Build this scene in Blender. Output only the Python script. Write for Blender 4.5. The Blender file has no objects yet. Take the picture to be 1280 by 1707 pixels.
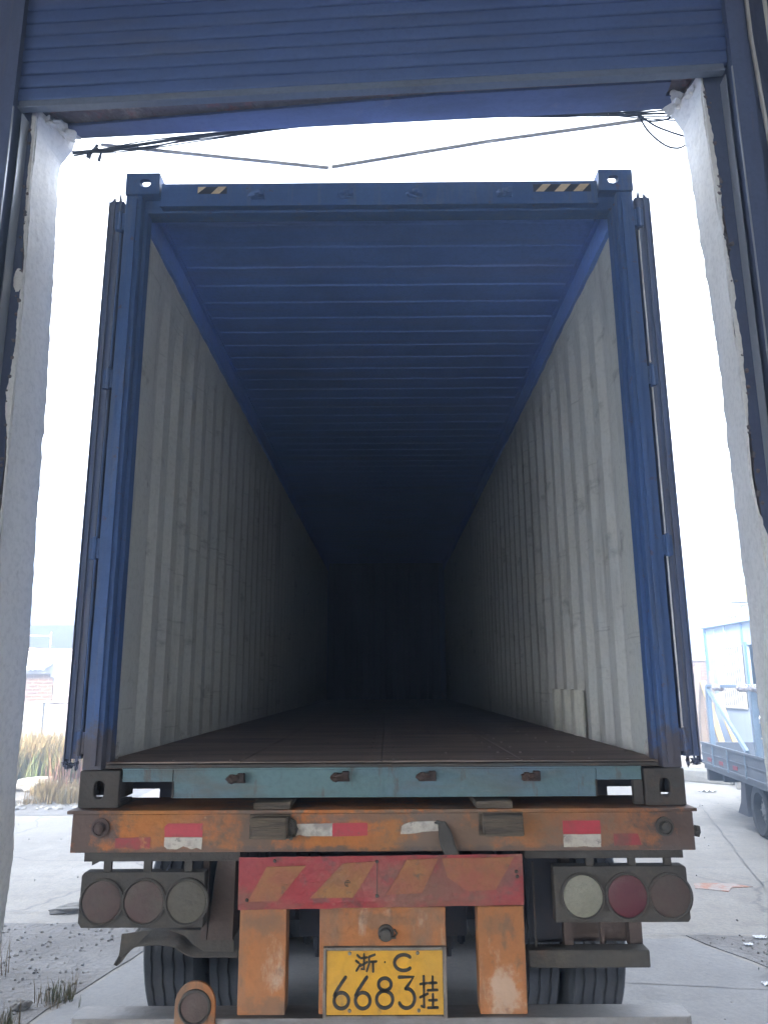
import bpy, bmesh, math, random
from mathutils import Vector, Matrix, Euler, noise
R = math.radians
random.seed(7)
scene = bpy.context.scene
COL = scene.collection

# ------------------------------------------------------------------ camera
cd = bpy.data.cameras.new('camera'); cam = bpy.data.objects.new('camera', cd); COL.objects.link(cam)
yaw, pit, rol = -0.00383, 0.22052, -0.00564
fwd = Vector((math.sin(yaw)*math.cos(pit), math.cos(yaw)*math.cos(pit), math.sin(pit)))
rgt = Vector((math.cos(yaw), -math.sin(yaw), 0)); up = rgt.cross(fwd)
r2 = rgt*math.cos(rol)+up*math.sin(rol); u2 = -rgt*math.sin(rol)+up*math.cos(rol)
mw = Matrix((r2, u2, -fwd)).transposed().to_4x4(); mw.translation = Vector((0.0281, -3.2385, 1.6848))
cam.matrix_world = mw
cd.sensor_fit = 'VERTICAL'; cd.sensor_height = 36; cd.lens = 1269.6*36/1707
cd.clip_start = 0.05; cd.clip_end = 2000
scene.camera = cam

# ------------------------------------------------------------------ world, sun, exposure
SUN_EL, SUN_AZ = 26, 203          # azimuth clockwise from +Y: behind the camera, a little to the left
w = bpy.data.worlds.new('World'); scene.world = w; w.use_nodes = True
nt = w.node_tree; bg = nt.nodes['Background']
sky = nt.nodes.new('ShaderNodeTexSky'); sky.sky_type = 'NISHITA'; sky.sun_disc = False
sky.sun_elevation = R(SUN_EL); sky.sun_rotation = R(SUN_AZ); sky.air_density = 1.0; sky.dust_density = 3.0; sky.ozone_density = 1.0
hs = nt.nodes.new('ShaderNodeHueSaturation'); hs.inputs['Saturation'].default_value = .1; nt.links.new(sky.outputs[0], hs.inputs['Color']); nt.links.new(hs.outputs[0], bg.inputs[0]); bg.inputs[1].default_value = 0.15
sd = bpy.data.lights.new('sun', 'SUN'); sd.energy = 2.0; sd.angle = R(0.5); sd.color = (1, 0.93, 0.82)
so = bpy.data.objects.new('sun', sd); COL.objects.link(so)
d = Vector((math.sin(R(SUN_AZ))*math.cos(R(SUN_EL)), math.cos(R(SUN_AZ))*math.cos(R(SUN_EL)), math.sin(R(SUN_EL))))
so.rotation_euler = (d).to_track_quat('Z', 'Y').to_euler(); so.location = d*60
scene.view_settings.view_transform = 'Standard'; scene.view_settings.look = 'None'
scene.view_settings.exposure = 4.15; scene.view_settings.gamma = 1
scene.cycles.diffuse_bounces = 6; scene.cycles.max_bounces = 10

# ------------------------------------------------------------------ materials
ONE_ = (1, 1, 1)
def mat(name, col, rough=.75, metal=0., layers=(), bump=None, spec=.4, blobs=()):
    """layers: (colour, scale, lo, hi, stretch, amount[, seed]) mixed over the base by noise"""
    m = bpy.data.materials.new(name); m.use_nodes = True
    t = m.node_tree; N = t.nodes; L = t.links; b = N['Principled BSDF']
    b.inputs['Roughness'].default_value = rough; b.inputs['Metallic'].default_value = metal
    b.inputs['Specular IOR Level'].default_value = spec
    tc = N.new('ShaderNodeTexCoord')
    prev = None
    if layers: layers = list(layers)+[(tuple(c*.62 for c in col), 42, .46, .66, ONE_, .38, 3.7)]
    for i, ly in enumerate(layers):
        c, sc, lo, hi, st, am = ly[:6]; seed = ly[6] if len(ly) > 6 else i*7.3+1
        mp = N.new('ShaderNodeMapping'); mp.inputs['Scale'].default_value = st; mp.inputs['Location'].default_value = (seed, seed*1.7, seed*.6)
        L.new(tc.outputs['Object'], mp.inputs[0])
        nz = N.new('ShaderNodeTexNoise'); nz.inputs['Scale'].default_value = sc; nz.inputs['Detail'].default_value = 6; nz.inputs['Roughness'].default_value = .65
        L.new(mp.outputs[0], nz.inputs[0])
        mr = N.new('ShaderNodeMapRange'); mr.inputs[1].default_value = lo; mr.inputs[2].default_value = hi; mr.inputs[4].default_value = am; mr.clamp = True
        L.new(nz.outputs[0], mr.inputs[0])
        mx = N.new('ShaderNodeMix'); mx.data_type = 'RGBA'
        L.new(mr.outputs[0], mx.inputs[0])
        if prev is None: mx.inputs[6].default_value = (*col, 1)
        else: L.new(prev, mx.inputs[6])
        mx.inputs[7].default_value = (*c, 1); prev = mx.outputs[2]
    for (bx, bz, rx, rz, bc, am) in blobs:      # stains at fixed places on the part
        mp = N.new('ShaderNodeMapping'); mp.inputs['Scale'].default_value = (1/rx, 0, 1/rz); mp.inputs['Location'].default_value = (-bx/rx, 0, -bz/rz)
        L.new(tc.outputs['Object'], mp.inputs[0]); ln = N.new('ShaderNodeVectorMath'); ln.operation = 'LENGTH'; L.new(mp.outputs[0], ln.inputs[0])
        nz = N.new('ShaderNodeTexNoise'); nz.inputs['Scale'].default_value = 15; nz.inputs['Detail'].default_value = 8; nz.inputs['Roughness'].default_value = .7; L.new(tc.outputs['Object'], nz.inputs[0])
        ma = N.new('ShaderNodeMath'); ma.operation = 'MULTIPLY_ADD'; L.new(nz.outputs[0], ma.inputs[0]); ma.inputs[1].default_value = 3.4; L.new(ln.outputs['Value'], ma.inputs[2])
        mr = N.new('ShaderNodeMapRange'); mr.inputs[1].default_value = 2.2; mr.inputs[2].default_value = 2.75; mr.inputs[3].default_value = am; mr.inputs[4].default_value = 0; L.new(ma.outputs[0], mr.inputs[0])
        mx = N.new('ShaderNodeMix'); mx.data_type = 'RGBA'; L.new(mr.outputs[0], mx.inputs[0])
        if prev is None: mx.inputs[6].default_value = (*col, 1)
        else: L.new(prev, mx.inputs[6])
        mx.inputs[7].default_value = (*bc, 1); prev = mx.outputs[2]
    if prev is None: b.inputs['Base Color'].default_value = (*col, 1)
    else: L.new(prev, b.inputs['Base Color'])
    if bump:
        mp = N.new('ShaderNodeMapping'); mp.inputs['Scale'].default_value = bump[2] if len(bump) > 2 else (1, 1, 1)
        L.new(tc.outputs['Object'], mp.inputs[0])
        nz = N.new('ShaderNodeTexNoise'); nz.inputs['Scale'].default_value = bump[0]; nz.inputs['Detail'].default_value = 6
        L.new(mp.outputs[0], nz.inputs[0])
        bp = N.new('ShaderNodeBump'); bp.inputs['Strength'].default_value = bump[1]; bp.inputs['Distance'].default_value = bump[3] if len(bump) > 3 else .01
        L.new(nz.outputs[0], bp.inputs['Height']); L.new(bp.outputs[0], b.inputs['Normal'])
    return m

ONE = (1, 1, 1); VERT = (6, 6, .5); HORZ = (.6, 4, 5)
DIRT = (.075, .062, .05); RUST = (.10, .045, .025)
MT = {}
MT['shutter'] = mat('shutter_paint', (.070, .115, .27), .55, 0, [((.045, .075, .18), 1.2, .42, .7, (1, 1, 1), .7), ((.10, .10, .12), 3, .52, .72, (.4, 2, 3), .5)], (40, .15))
MT['alu'] = mat('dull_aluminium', (.17, .20, .27), .5, .3, [((.16, .15, .16), 3, .45, .7, (.5, 3, 3), .7)], (30, .1))
MT['steel_blue'] = mat('blue_steel_paint', (.085, .11, .20), .6, 0, [((.05, .055, .09), 1.5, .42, .65, (3, 3, .5), .8), ((.16, .13, .11), 4, .56, .74, VERT, .5)], (25, .15))
MT['rail_highlight'] = mat('rail_highlight_tone', (.45, .47, .50), .35, .6)  # light tone standing for the highlights on the rail edges
MT['wall_dark'] = mat('dark_painted_wall', (.075, .09, .155), .9, 0, [((.045, .052, .09), .9, .42, .62, (1, 1, .4), .8), ((.16, .12, .10), 1.3, .56, .72, ONE, .5), ((.12, .13, .17), 6, .5, .75, VERT, .35)], (18, .4))
MT['plaster'] = mat('white_limewash', (.80, .775, .74), .95, 0, [((.66, .64, .62), 2.2, .48, .75, (2, 2, .5), .6), ((.30, .27, .24), 9, .64, .75, (1.5, 1.5, .7), .55), ((.82, .80, .76), 1.0, .45, .6, ONE, .5)], (14, .5, (1, 1, .4)))
MT['brickbare'] = mat('broken_brick', (.17, .13, .12), .95, 0, [((.10, .10, .11), 4, .45, .6, ONE, .8), ((.28, .14, .10), 7, .6, .7, ONE, .7)], (30, .8))
MT['lintel'] = mat('flaky_lintel', (.17, .13, .14), .95, 0, [((.30, .09, .08), 7, .55, .66, (1.5, 1, 1), .85), ((.40, .38, .36), 5, .58, .7, (1.2, 1, 1), .7)], (25, .7))
MT['beam_blue'] = mat('lintel_steel', (.10, .13, .27), .6, 0, [((.06, .07, .12), 2, .45, .65, (1, 3, 3), .7), ((.24, .2, .2), 8, .6, .75, ONE, .5)], (25, .2))
MT['black'] = mat('black_rubber_cable', (.02, .022, .035), .6)
MT['conduit'] = mat('grey_plastic_tube', (.50, .48, .46), .6)
MT['concrete_in'] = mat('indoor_concrete', (.30, .29, .27), .9, 0, [((.18, .17, .16), .8, .45, .65, ONE, .7)], (20, .3))
# container
MT['cblue'] = mat('container_blue', (.05, .108, .26), .6, 0, [((.035, .08, .20), 2, .42, .66, (2, 2, .5), .8), ((.11, .13, .17), 4, .50, .70, VERT, .65), ((.09, .075, .07), 7, .60, .70, (1, 1, .5), .7), (RUST, 18, .63, .70, ONE, .8)], (40, .15), blobs=[(-1.18, 1.38, .14, .16, (.09, .068, .055), .8), (1.18, 1.38, .14, .16, (.09, .068, .055), .8)])
MT['cteal'] = mat('worn_teal_sill', (.10, .165, .17), .7, 0, [((.09, .135, .19), 2.0, .42, .62, (.6, 1, 2), .8), ((.11, .095, .075), 3.2, .48, .68, (.8, 1, 3), .75), ((.10, .06, .04), 7, .58, .68, (3, 1, .8), .8), ((.20, .22, .21), 14, .64, .72, (.5, 1, 3), .5)], (40, .3))
MT['cdirty'] = mat('grimy_casting', (.07, .058, .048), .8, .1, [((.05, .045, .04), 5, .45, .65, ONE, .8), ((.11, .065, .04), 10, .56, .68, ONE, .8), ((.08, .12, .14), 4, .58, .7, ONE, .5)], (50, .4))
MT['cream'] = mat('cream_wall_paint', (.58, .57, .52), .6, 0, [((.46, .45, .43), 1.4, .45, .7, (1.2, 1.2, .25), .6), ((.28, .27, .25), 5, .56, .68, (1, 1, .16), .6), ((.13, .12, .115), 3.2, .60, .70, (1, 1, 1.6), .6), ((.20, .19, .18), 3, .62, .67, (1, .25, 9), .45), ((.16, .085, .05), 22, .68, .75, (1, 1, .6), .8)], (9, .25, (1, 1, .5)))
MT['ceil'] = mat('flare_blue_ceiling', (.17, .31, .74), .6, 0, [((.13, .22, .50), .8, .45, .65, ONE, .7), ((.22, .26, .48), 2, .5, .7, (.3, 2, 1), .5)], (10, .15))  # blue veil of lens flare painted into the ceiling colour
MT['endwall'] = mat('far_wall_shade_tint', (.04, .06, .12), .7, 0, [((.03, .045, .09), 1, .45, .65, ONE, .6)])  # flare blue and the dimness of the deep end put into the colour
MT['ply'] = mat('dirty_plywood', (.30, .22, .18), .8, 0, [((.14, .105, .095), 1.5, .42, .62, (.6, 3, 1), .8), ((.36, .29, .25), 5, .58, .7, (.5, 4, 1), .6), ((.10, .08, .08), 12, .58, .7, (.4, 6, 1), .6)], (12, .4, (.5, 5, 1)))
MT['rubber'] = mat('gasket_rubber', (.12, .14, .21), .7, 0, [((.10, .10, .10), 4, .5, .7, VERT, .6)])
MT['rod'] = mat('galvanised_rod', (.55, .53, .50), .4, .3, [((.30, .2, .15), 3, .5, .65, (3, 3, 1), .6)])
MT['rust'] = mat('rusty_iron', (.065, .038, .028), .9, .1, [((.035, .03, .028), 14, .42, .6, ONE, .8), ((.13, .06, .04), 20, .55, .68, ONE, .8)], (60, .6))
MT['hblack'] = mat('hazard_black', (.02, .02, .025), .6); MT['hyel'] = mat('hazard_yellow', (.62, .47, .28), .6, 0, [((.3, .25, .2), 30, .55, .65, ONE, .6)])
# trailer
MT['orange'] = mat('faded_orange', (.40, .125, .022), .7, 0, [((.30, .13, .03), 1.7, .42, .62, (1, 1, 2), .8), ((.15, .10, .065), 1.5, .46, .64, (1, 1, 1), .9, 3.3), ((.20, .075, .03), 5, .54, .68, (2, 1, .6), .7), ((.09, .07, .055), 13, .57, .7, (1, 1, 2), .6), ((.4, .33, .25), 26, .68, .74, ONE, .6)], (40, .35), blobs=[(-1.18, 1.1, .17, .3, (.085, .06, .05), .95), (1.2, 1.1, .22, .3, (.085, .06, .05), .95), (-.46, 1.13, .20, .16, (.10, .078, .06), .85), (.28, 1.1, .30, .2, (.13, .095, .07), .85), (-.05, 1.17, .4, .03, (.12, .09, .07), .7), (-.6, 1.045, .9, .02, (.09, .07, .06), .7), (.7, 1.045, .9, .02, (.09, .07, .06), .7)])
MT['orange_leg'] = mat('scuffed_orange_leg', (.32, .115, .03), .7, 0, [((.25, .11, .045), 2.5, .42, .65, (3, 3, .6), .85), ((.14, .10, .07), 3.6, .47, .66, (2, 2, 1), .75), ((.42, .33, .25), 4.0, .59, .70, (2.5, 2.5, 1), .75), ((.10, .07, .05), 14, .56, .68, (1.5, 1.5, .7), .7)], (40, .4), blobs=[(.46, .56, .07, .08, (.42, .33, .25), .6), (-.45, .80, .10, .04, (.15, .085, .05), .6), (.01, .80, .14, .03, (.14, .085, .05), .6), (.42, .78, .05, .05, (.14, .085, .05), .5), (-.40, .50, .12, .05, (.11, .075, .05), .6)])
MT['grime'] = mat('road_grime', (.062, .055, .046), .9, 0, [((.05, .045, .04), 4, .44, .65, ONE, .8), ((.13, .11, .09), 9, .56, .72, ONE, .6), ((.11, .06, .04), 6, .6, .7, ONE, .6)], (50, .4))
MT['grime_brown'] = mat('brown_grime', (.082, .058, .048), .9, 0, [((.05, .04, .036), 3, .44, .65, (1, 1, .6), .7), ((.12, .09, .075), 10, .58, .72, ONE, .5)], (40, .35))
MT['lens_red'] = mat('dusty_red_lens', (.085, .014, .022), .5, 0, [((.10, .06, .05), 6, .44, .64, ONE, .6)], (60, .2))
MT['lens_dark'] = mat('muddy_red_lens', (.065, .036, .030), .7, 0, [((.075, .062, .05), 7, .42, .66, ONE, .9), ((.16, .03, .03), 9, .62, .75, ONE, .5)], (50, .3))
MT['lens_grey'] = mat('muddy_clear_lens', (.075, .066, .05), .75, 0, [((.075, .065, .05), 7, .42, .66, ONE, .9)], (50, .3))
MT['lens_white'] = mat('dusty_clear_lens', (.21, .20, .155), .45, 0, [((.17, .155, .11), 7, .42, .64, ONE, .8), ((.55, .55, .5), 40, .68, .74, ONE, .8)], (120, .5))
MT['tape_red'] = mat('reflector_red', (.36, .022, .035), .45, 0, [((.20, .05, .04), 9, .5, .66, ONE, .7), ((.12, .08, .06), 16, .60, .68, ONE, .8)], (60, .1))
MT['tape_red_dirty'] = mat('reflector_red_dirty', (.28, .03, .035), .6, 0, [((.14, .06, .045), 10, .42, .6, ONE, .9), ((.36, .17, .06), 8, .56, .62, ONE, .9)], (60, .1))
MT['tape_white'] = mat('reflector_white', (.40, .36, .30), .5, 0, [((.20, .17, .14), 13, .5, .62, ONE, .8), ((.10, .085, .07), 22, .58, .65, ONE, .8)], (60, .1))
MT['chev_red'] = mat('faded_red_paint', (.27, .022, .026), .65, 0, [((.26, .055, .055), 2.5, .42, .64, ONE, .8), ((.22, .10, .07), 3.3, .46, .64, (1, 1, 2), .8), ((.09, .07, .06), 14, .56, .68, ONE, .7), ((.34, .20, .16), 30, .64, .72, ONE, .5)], (50, .4), blobs=[(.22, .93, .26, .09, (.15, .075, .05), .7), (-.5, .88, .10, .06, (.14, .06, .04), .7), (.45, .95, .12, .05, (.13, .07, .06), .6)])
MT['chev_yel'] = mat('faded_yellow_paint', (.27, .125, .04), .7, 0, [((.24, .06, .045), 3.0, .44, .62, ONE, .8), ((.13, .09, .07), 5, .52, .7, ONE, .7), ((.08, .07, .06), 20, .6, .7, ONE, .8)], (50, .4))
MT['wood'] = mat('weathered_wood', (.115, .088, .062), .95, 0, [((.05, .042, .034), 9, .42, .6, (.6, 1, 6), .85), ((.20, .16, .11), 12, .56, .7, (.6, 1, 6), .7)], (40, .7, (.5, 1, 6)))
MT['tyre'] = mat('tyre_rubber', (.045, .050, .060), .85, 0, [((.075, .075, .075), 5, .45, .7, ONE, .6)], (60, .2))
MT['rim'] = mat('dirty_rim', (.10, .09, .08), .7, .2, [(RUST, 8, .5, .65, ONE, .7)])
MT['frame'] = mat('dark_chassis', (.028, .03, .042), .8, .1, [((.05, .04, .035), 6, .5, .65, ONE, .7)])
MT['bumper'] = mat('worn_bumper_steel', (.20, .19, .185), .55, .3, [((.10, .085, .075), 4, .45, .65, (.4, 2, 2), .8), ((.32, .30, .28), 6, .58, .7, (.4, 2, 2), .6)], (40, .25))
MT['plate'] = mat('plate_yellow', (.50, .25, .008), .5, 0, [((.38, .21, .03), 4, .46, .66, ONE, .7), ((.18, .12, .06), 16, .6, .7, (1, 1, .6), .7)], (60, .1))
MT['plate_rim'] = mat('plate_frame', (.17, .145, .12), .7, .2, [((.09, .07, .06), 10, .46, .6, ONE, .8)], (60, .4))
MT['ink'] = mat('plate_black', (.018, .015, .014), .5, 0, [((.10, .08, .06), 40, .62, .7, ONE, .6)])
# outside
MT['cabin_white'] = mat('cabin_panel', (.20, .235, .30), .6, 0, [((.14, .155, .19), 1.2, .45, .68, (1, 3, .4), .6)])
MT['cabin_blue'] = mat('cabin_trim', (.05, .11, .34), .5)
MT['cabin_grey'] = mat('cabin_roof_trim', (.22, .27, .36), .6)
MT['dark'] = mat('dark_interior', (.035, .032, .035), .9)
MT['bars'] = mat('painted_bars', (.30, .28, .25), .9); MT['glass'] = mat('dusty_window', (.07, .07, .065), .9, 0, spec=.05)
MT['truck_paint'] = mat('grey_blue_truck_paint', (.165, .18, .205), .6, 0, [((.12, .13, .15), 3, .45, .68, (1, 1, 2), .6)], (30, .05))
MT['truck_dark'] = mat('truck_underbody', (.07, .07, .08), .8)
MT['truck_tyre'] = mat('dusty_truck_tyre', (.05, .05, .05), .9, 0, [((.09, .085, .08), 8, .45, .7, ONE, .6)], (50, .2))
MT['hub'] = mat('dusty_hub', (.28, .28, .28), .6, .3, [((.18, .17, .16), 8, .45, .65, ONE, .6)])
MT['rack'] = mat('pale_blue_rack', (.22, .29, .36), .5, 0, [((.30, .32, .34), 5, .5, .7, VERT, .5)])
MT['rag'] = mat('pale_wrapping', (.50, .46, .46), .9, 0, [((.34, .3, .3), 20, .5, .65, ONE, .6)], (60, .6))
MT['white_wall'] = mat('whitewashed_render', (.42, .40, .37), .95, 0, [((.16, .10, .06), 1.4, .57, .65, (1, 1, 1.6), .8), ((.66, .63, .58), 4, .5, .7, ONE, .5)], (12, .4))
MT['roof_grey'] = mat('dark_corrugated_roof', (.035, .035, .042), .8, 0, [((.05, .05, .055), 2, .45, .65, ONE, .6)])
MT['pink'] = mat('faded_pipe', (.50, .33, .30), .7); MT['rooftile'] = mat('grey_tile', (.42, .45, .47), .8, 0, [((.28, .28, .28), 6, .5, .65, ONE, .7)])
MT['stone'] = mat('pale_rubble', (.26, .24, .21), .95, 0, [((.16, .15, .14), 5, .45, .65, ONE, .7)], (20, .8))
MT['slab'] = mat('pale_concrete_block', (.25, .235, .21), .95, 0, [((.15, .145, .13), 5, .45, .65, ONE, .7)], (20, .6))
MT['crane'] = mat('crane_yellow', (.20, .15, .008), .9)
MT['poles'] = mat('old_timber', (.14, .11, .09), .9, 0, [((.16, .13, .11), 5, .45, .65, VERT, .7)], (30, .4))
MT['polesy'] = mat('pale_timber', (.28, .20, .09), .8)
MT['trash'] = mat('white_plastic_scrap', (.75, .75, .76), .6); MT['leaf'] = mat('dark_shrub_leaf', (.05, .07, .035), .7, 0, [((.10, .08, .05), 9, .5, .65, ONE, .7)])
def grass_mat(name, c1, c2):
    return mat(name, c1, .8, 0, [(c2, 3, .42, .6, ONE, .9), ((c1[0]*.6, c1[1]*.7, c1[2]*.5), 9, .5, .65, ONE, .6)])
MT['grass_dry'] = grass_mat('dry_grass', (.22, .14, .05), (.16, .12, .04)); MT['grass_green'] = grass_mat('green_grass', (.09, .11, .03), (.20, .16, .07))
MT['weed_red'] = mat('reddish_weed', (.20, .09, .06), .8)

def brick_mat(name, c1, c2, mortar, sc):
    m = bpy.data.materials.new(name); m.use_nodes = True; t = m.node_tree; N = t.nodes; L = t.links; b = N['Principled BSDF']; b.inputs['Roughness'].default_value = .95
    tc = N.new('ShaderNodeTexCoord'); sp = N.new('ShaderNodeSeparateXYZ'); cb = N.new('ShaderNodeCombineXYZ'); L.new(tc.outputs['Object'], sp.inputs[0])
    ad = N.new('ShaderNodeMath'); L.new(sp.outputs[0], ad.inputs[0]); L.new(sp.outputs[1], ad.inputs[1]); L.new(ad.outputs[0], cb.inputs[0]); L.new(sp.outputs[2], cb.inputs[1])
    br = N.new('ShaderNodeTexBrick'); br.inputs['Scale'].default_value = sc; br.inputs['Color1'].default_value = (*c1, 1); br.inputs['Color2'].default_value = (*c2, 1); br.inputs['Mortar'].default_value = (*mortar, 1)
    br.inputs['Brick Width'].default_value = .25; br.inputs['Row Height'].default_value = .08; br.inputs['Mortar Size'].default_value = .012
    L.new(cb.outputs[0], br.inputs[0]); L.new(br.outputs[0], b.inputs['Base Color'])
    bp = N.new('ShaderNodeBump'); bp.inputs['Strength'].default_value = .6; bp.inputs['Distance'].default_value = .01; bp.invert = True; L.new(br.outputs['Fac'], bp.inputs['Height']); L.new(bp.outputs[0], b.inputs['Normal'])
    return m
MT['brick_tan'] = brick_mat('tan_brickwork', (.11, .06, .03), (.08, .045, .028), (.15, .115, .09), 1.0)

def ground_mat(name, base, dark, light, crack=True, bumpk=.35):
    m = mat(name, base, .95, 0, [(dark, .35, .44, .66, ONE, .75), (light, 1.1, .52, .72, ONE, .7), (dark, 7, .50, .68, ONE, .6), (dark, 55, .48, .66, ONE, .45), ((dark[0]*.6, dark[1]*.6, dark[2]*.58), 28, .64, .72, ONE, .55)], (26, bumpk, ONE, .02))
    if crack:
        t = m.node_tree; N = t.nodes; L = t.links; b = N['Principled BSDF']; src = b.inputs['Base Color'].links[0].from_socket
        tc = N.new('ShaderNodeTexCoord'); nz = N.new('ShaderNodeTexNoise'); nz.inputs['Scale'].default_value = 1.3; nz.inputs['Detail'].default_value = 5
        L.new(tc.outputs['Object'], nz.inputs[0]); vm = N.new('ShaderNodeMix'); vm.data_type = 'RGBA'; vm.blend_type = 'ADD'; vm.inputs[0].default_value = .7
        L.new(tc.outputs['Object'], vm.inputs[6]); L.new(nz.outputs['Color'], vm.inputs[7])
        vo = N.new('ShaderNodeTexVoronoi'); vo.feature = 'DISTANCE_TO_EDGE'; vo.inputs['Scale'].default_value = .33; L.new(vm.outputs[2], vo.inputs[0])
        mr = N.new('ShaderNodeMapRange'); mr.inputs[1].default_value = 0; mr.inputs[2].default_value = .006; mr.inputs[3].default_value = .55; mr.inputs[4].default_value = 0; L.new(vo.outputs[0], mr.inputs[0])
        mx = N.new('ShaderNodeMix'); mx.data_type = 'RGBA'; L.new(mr.outputs[0], mx.inputs[0]); L.new(src, mx.inputs[6]); mx.inputs[7].default_value = (.09, .085, .08, 1)
        L.new(mx.outputs[2], b.inputs['Base Color'])
    return m
MT['yard'] = ground_mat('yard_concrete', (.32, .295, .26), (.20, .185, .165), (.41, .385, .355))
MT['slabfloor'] = ground_mat('smooth_slab', (.28, .27, .26), (.21, .205, .20), (.33, .32, .31), False, .2)
MT['dirtpatch'] = ground_mat('gravelly_dirt', (.22, .205, .19), (.13, .12, .11), (.31, .30, .29), False, 1.0)
MT['gravel'] = mat('loose_gravel', (.32, .30, .28), .95, 0, [((.20, .19, .18), 6, .45, .6, ONE, .8), ((.55, .53, .5), 9, .6, .7, ONE, .7)])
MT['stain'] = mat('brick_dust', (.42, .20, .12), .95, 0, [((.40, .38, .36), 12, .44, .56, ONE, .9)])

# ------------------------------------------------------------------ mesh helpers
class MB:
    def __init__(s): s.bm = bmesh.new(); s.mi = 0
    def _tag(s, fs):
        for f in fs: f.material_index = s.mi
    def box(s, x0, x1, y0, y1, z0, z1, bev=0, M=None):
        if x0 > x1: x0, x1 = x1, x0
        g = bmesh.ops.create_cube(s.bm, size=1)['verts']
        for v in g:
            v.co = Vector(((x0+x1)/2+v.co.x*(x1-x0), (y0+y1)/2+v.co.y*(y1-y0), (z0+z1)/2+v.co.z*(z1-z0)))
            if M: v.co = M @ v.co
        fs = {f for v in g for f in v.link_faces}; s._tag(fs)
        if bev:
            r = bmesh.ops.bevel(s.bm, geom=list({e for v in g for e in v.link_edges}), offset=bev, segments=2, affect='EDGES', profile=.6)
            s._tag(r['faces'])
        return s
    def tube(s, pts, r, n=8, cap=True, jit=0):
        pts = [Vector(p) for p in pts]; rings = []; prevn = None
        for i, p in enumerate(pts):
            t = (pts[min(i+1, len(pts)-1)]-pts[max(i-1, 0)]).normalized()
            if prevn is None:
                a = Vector((0, 0, 1)) if abs(t.z) < .9 else Vector((1, 0, 0)); nrm = t.cross(a).normalized()
            else: nrm = (prevn-t*prevn.dot(t)).normalized()
            prevn = nrm; bn = t.cross(nrm); rr = (r[i] if isinstance(r, (list, tuple)) else r)
            rings.append([s.bm.verts.new(p+(nrm*math.cos(2*math.pi*k/n)+bn*math.sin(2*math.pi*k/n))*rr*(1+random.uniform(-jit, jit))) for k in range(n)])
        fs = []
        for a, b in zip(rings, rings[1:]):
            for k in range(n): fs.append(s.bm.faces.new((a[k], a[(k+1) % n], b[(k+1) % n], b[k])))
        if cap: fs.append(s.bm.faces.new(rings[0][::-1])); fs.append(s.bm.faces.new(rings[-1]))
        s._tag(fs); return s
    def lathe(s, prof, c, axis='Y', n=40, closed=False, sgn=None):
        """prof: (radius, along) list"""
        rings = []
        for (r, a) in prof:
            ring = []
            for k in range(n):
                th = 2*math.pi*k/n; p = (r*math.cos(th), r*math.sin(th))
                co = {'Y': (p[0], a, p[1]), 'X': (a, p[0], p[1]), 'Z': (p[0], p[1], a)}[axis]
                ring.append(s.bm.verts.new(Vector(co)+Vector(c)))
            rings.append(ring)
        prs = list(zip(rings, rings[1:]))
        if closed: prs.append((rings[-1], rings[0]))
        fs = []
        for a, b in prs:
            for k in range(n): fs.append(s.bm.faces.new((a[k], a[(k+1) % n], b[(k+1) % n], b[k])))
        if not closed: fs.append(s.bm.faces.new(rings[0])); fs.append(s.bm.faces.new(rings[-1]))
        s._tag(fs); return s
    def prism(s, poly, a0, a1, axis='Y'):
        """extrude 2D polygon; axis Y: (x,z); X: (y,z); Z: (x,y)"""
        def co(p, a): return {'Y': (p[0], a, p[1]), 'X': (a, p[0], p[1]), 'Z': (p[0], p[1], a)}[axis]
        A = [s.bm.verts.new(co(p, a0)) for p in poly]; B = [s.bm.verts.new(co(p, a1)) for p in poly]
        fs = [s.bm.faces.new(A), s.bm.faces.new(B[::-1])]; n = len(poly)
        for i in range(n): fs.append(s.bm.faces.new((A[i], B[i], B[(i+1) % n], A[(i+1) % n])))
        s._tag(fs); return s
    def holed(s, rect, hole, a0, a1, axis='Y'):
        """rect x0,x1,z0,z1 plate with an inner loop hole (list of 2D points, CCW), thickness a0..a1"""
        x0, x1, z0, z1 = rect; n = len(hole); hx = sum(p[0] for p in hole)/n; hz = sum(p[1] for p in hole)/n
        outer = []
        for p in hole:
            dx, dz = p[0]-hx, p[1]-hz; t = 1e9
            if dx > 1e-9: t = min(t, (x1-hx)/dx)
            if dx < -1e-9: t = min(t, (x0-hx)/dx)
            if dz > 1e-9: t = min(t, (z1-hz)/dz)
            if dz < -1e-9: t = min(t, (z0-hz)/dz)
            outer.append([hx+dx*t, hz+dz*t])
        for cx, cz in ((x0, z0), (x1, z0), (x1, z1), (x0, z1)):
            j = min(range(n), key=lambda i: (outer[i][0]-cx)**2+(outer[i][1]-cz)**2); outer[j] = [cx, cz]
        def co(p, a): return {'Y': (p[0], a, p[1]), 'X': (a, p[0], p[1]), 'Z': (p[0], p[1], a)}[axis]
        L = [[s.bm.verts.new(co(p, a)) for p in lp] for a in (a0, a1) for lp in (outer, hole)]
        fs = []
        for i in range(n):
            j = (i+1) % n
            for q in ((L[0][i], L[0][j], L[1][j], L[1][i]), (L[2][j], L[2][i], L[3][i], L[3][j]), (L[0][j], L[0][i], L[2][i], L[2][j]), (L[1][i], L[1][j], L[3][j], L[3][i])):
                fs.append(s.bm.faces.new(q))
        s._tag(fs); return s
    def grid(s, fn, nu, nv):
        V = [[s.bm.verts.new(fn(i/nu, j/nv)) for j in range(nv+1)] for i in range(nu+1)]
        fs = [s.bm.faces.new((V[i][j], V[i+1][j], V[i+1][j+1], V[i][j+1])) for i in range(nu) for j in range(nv)]
        s._tag(fs); return s
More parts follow.
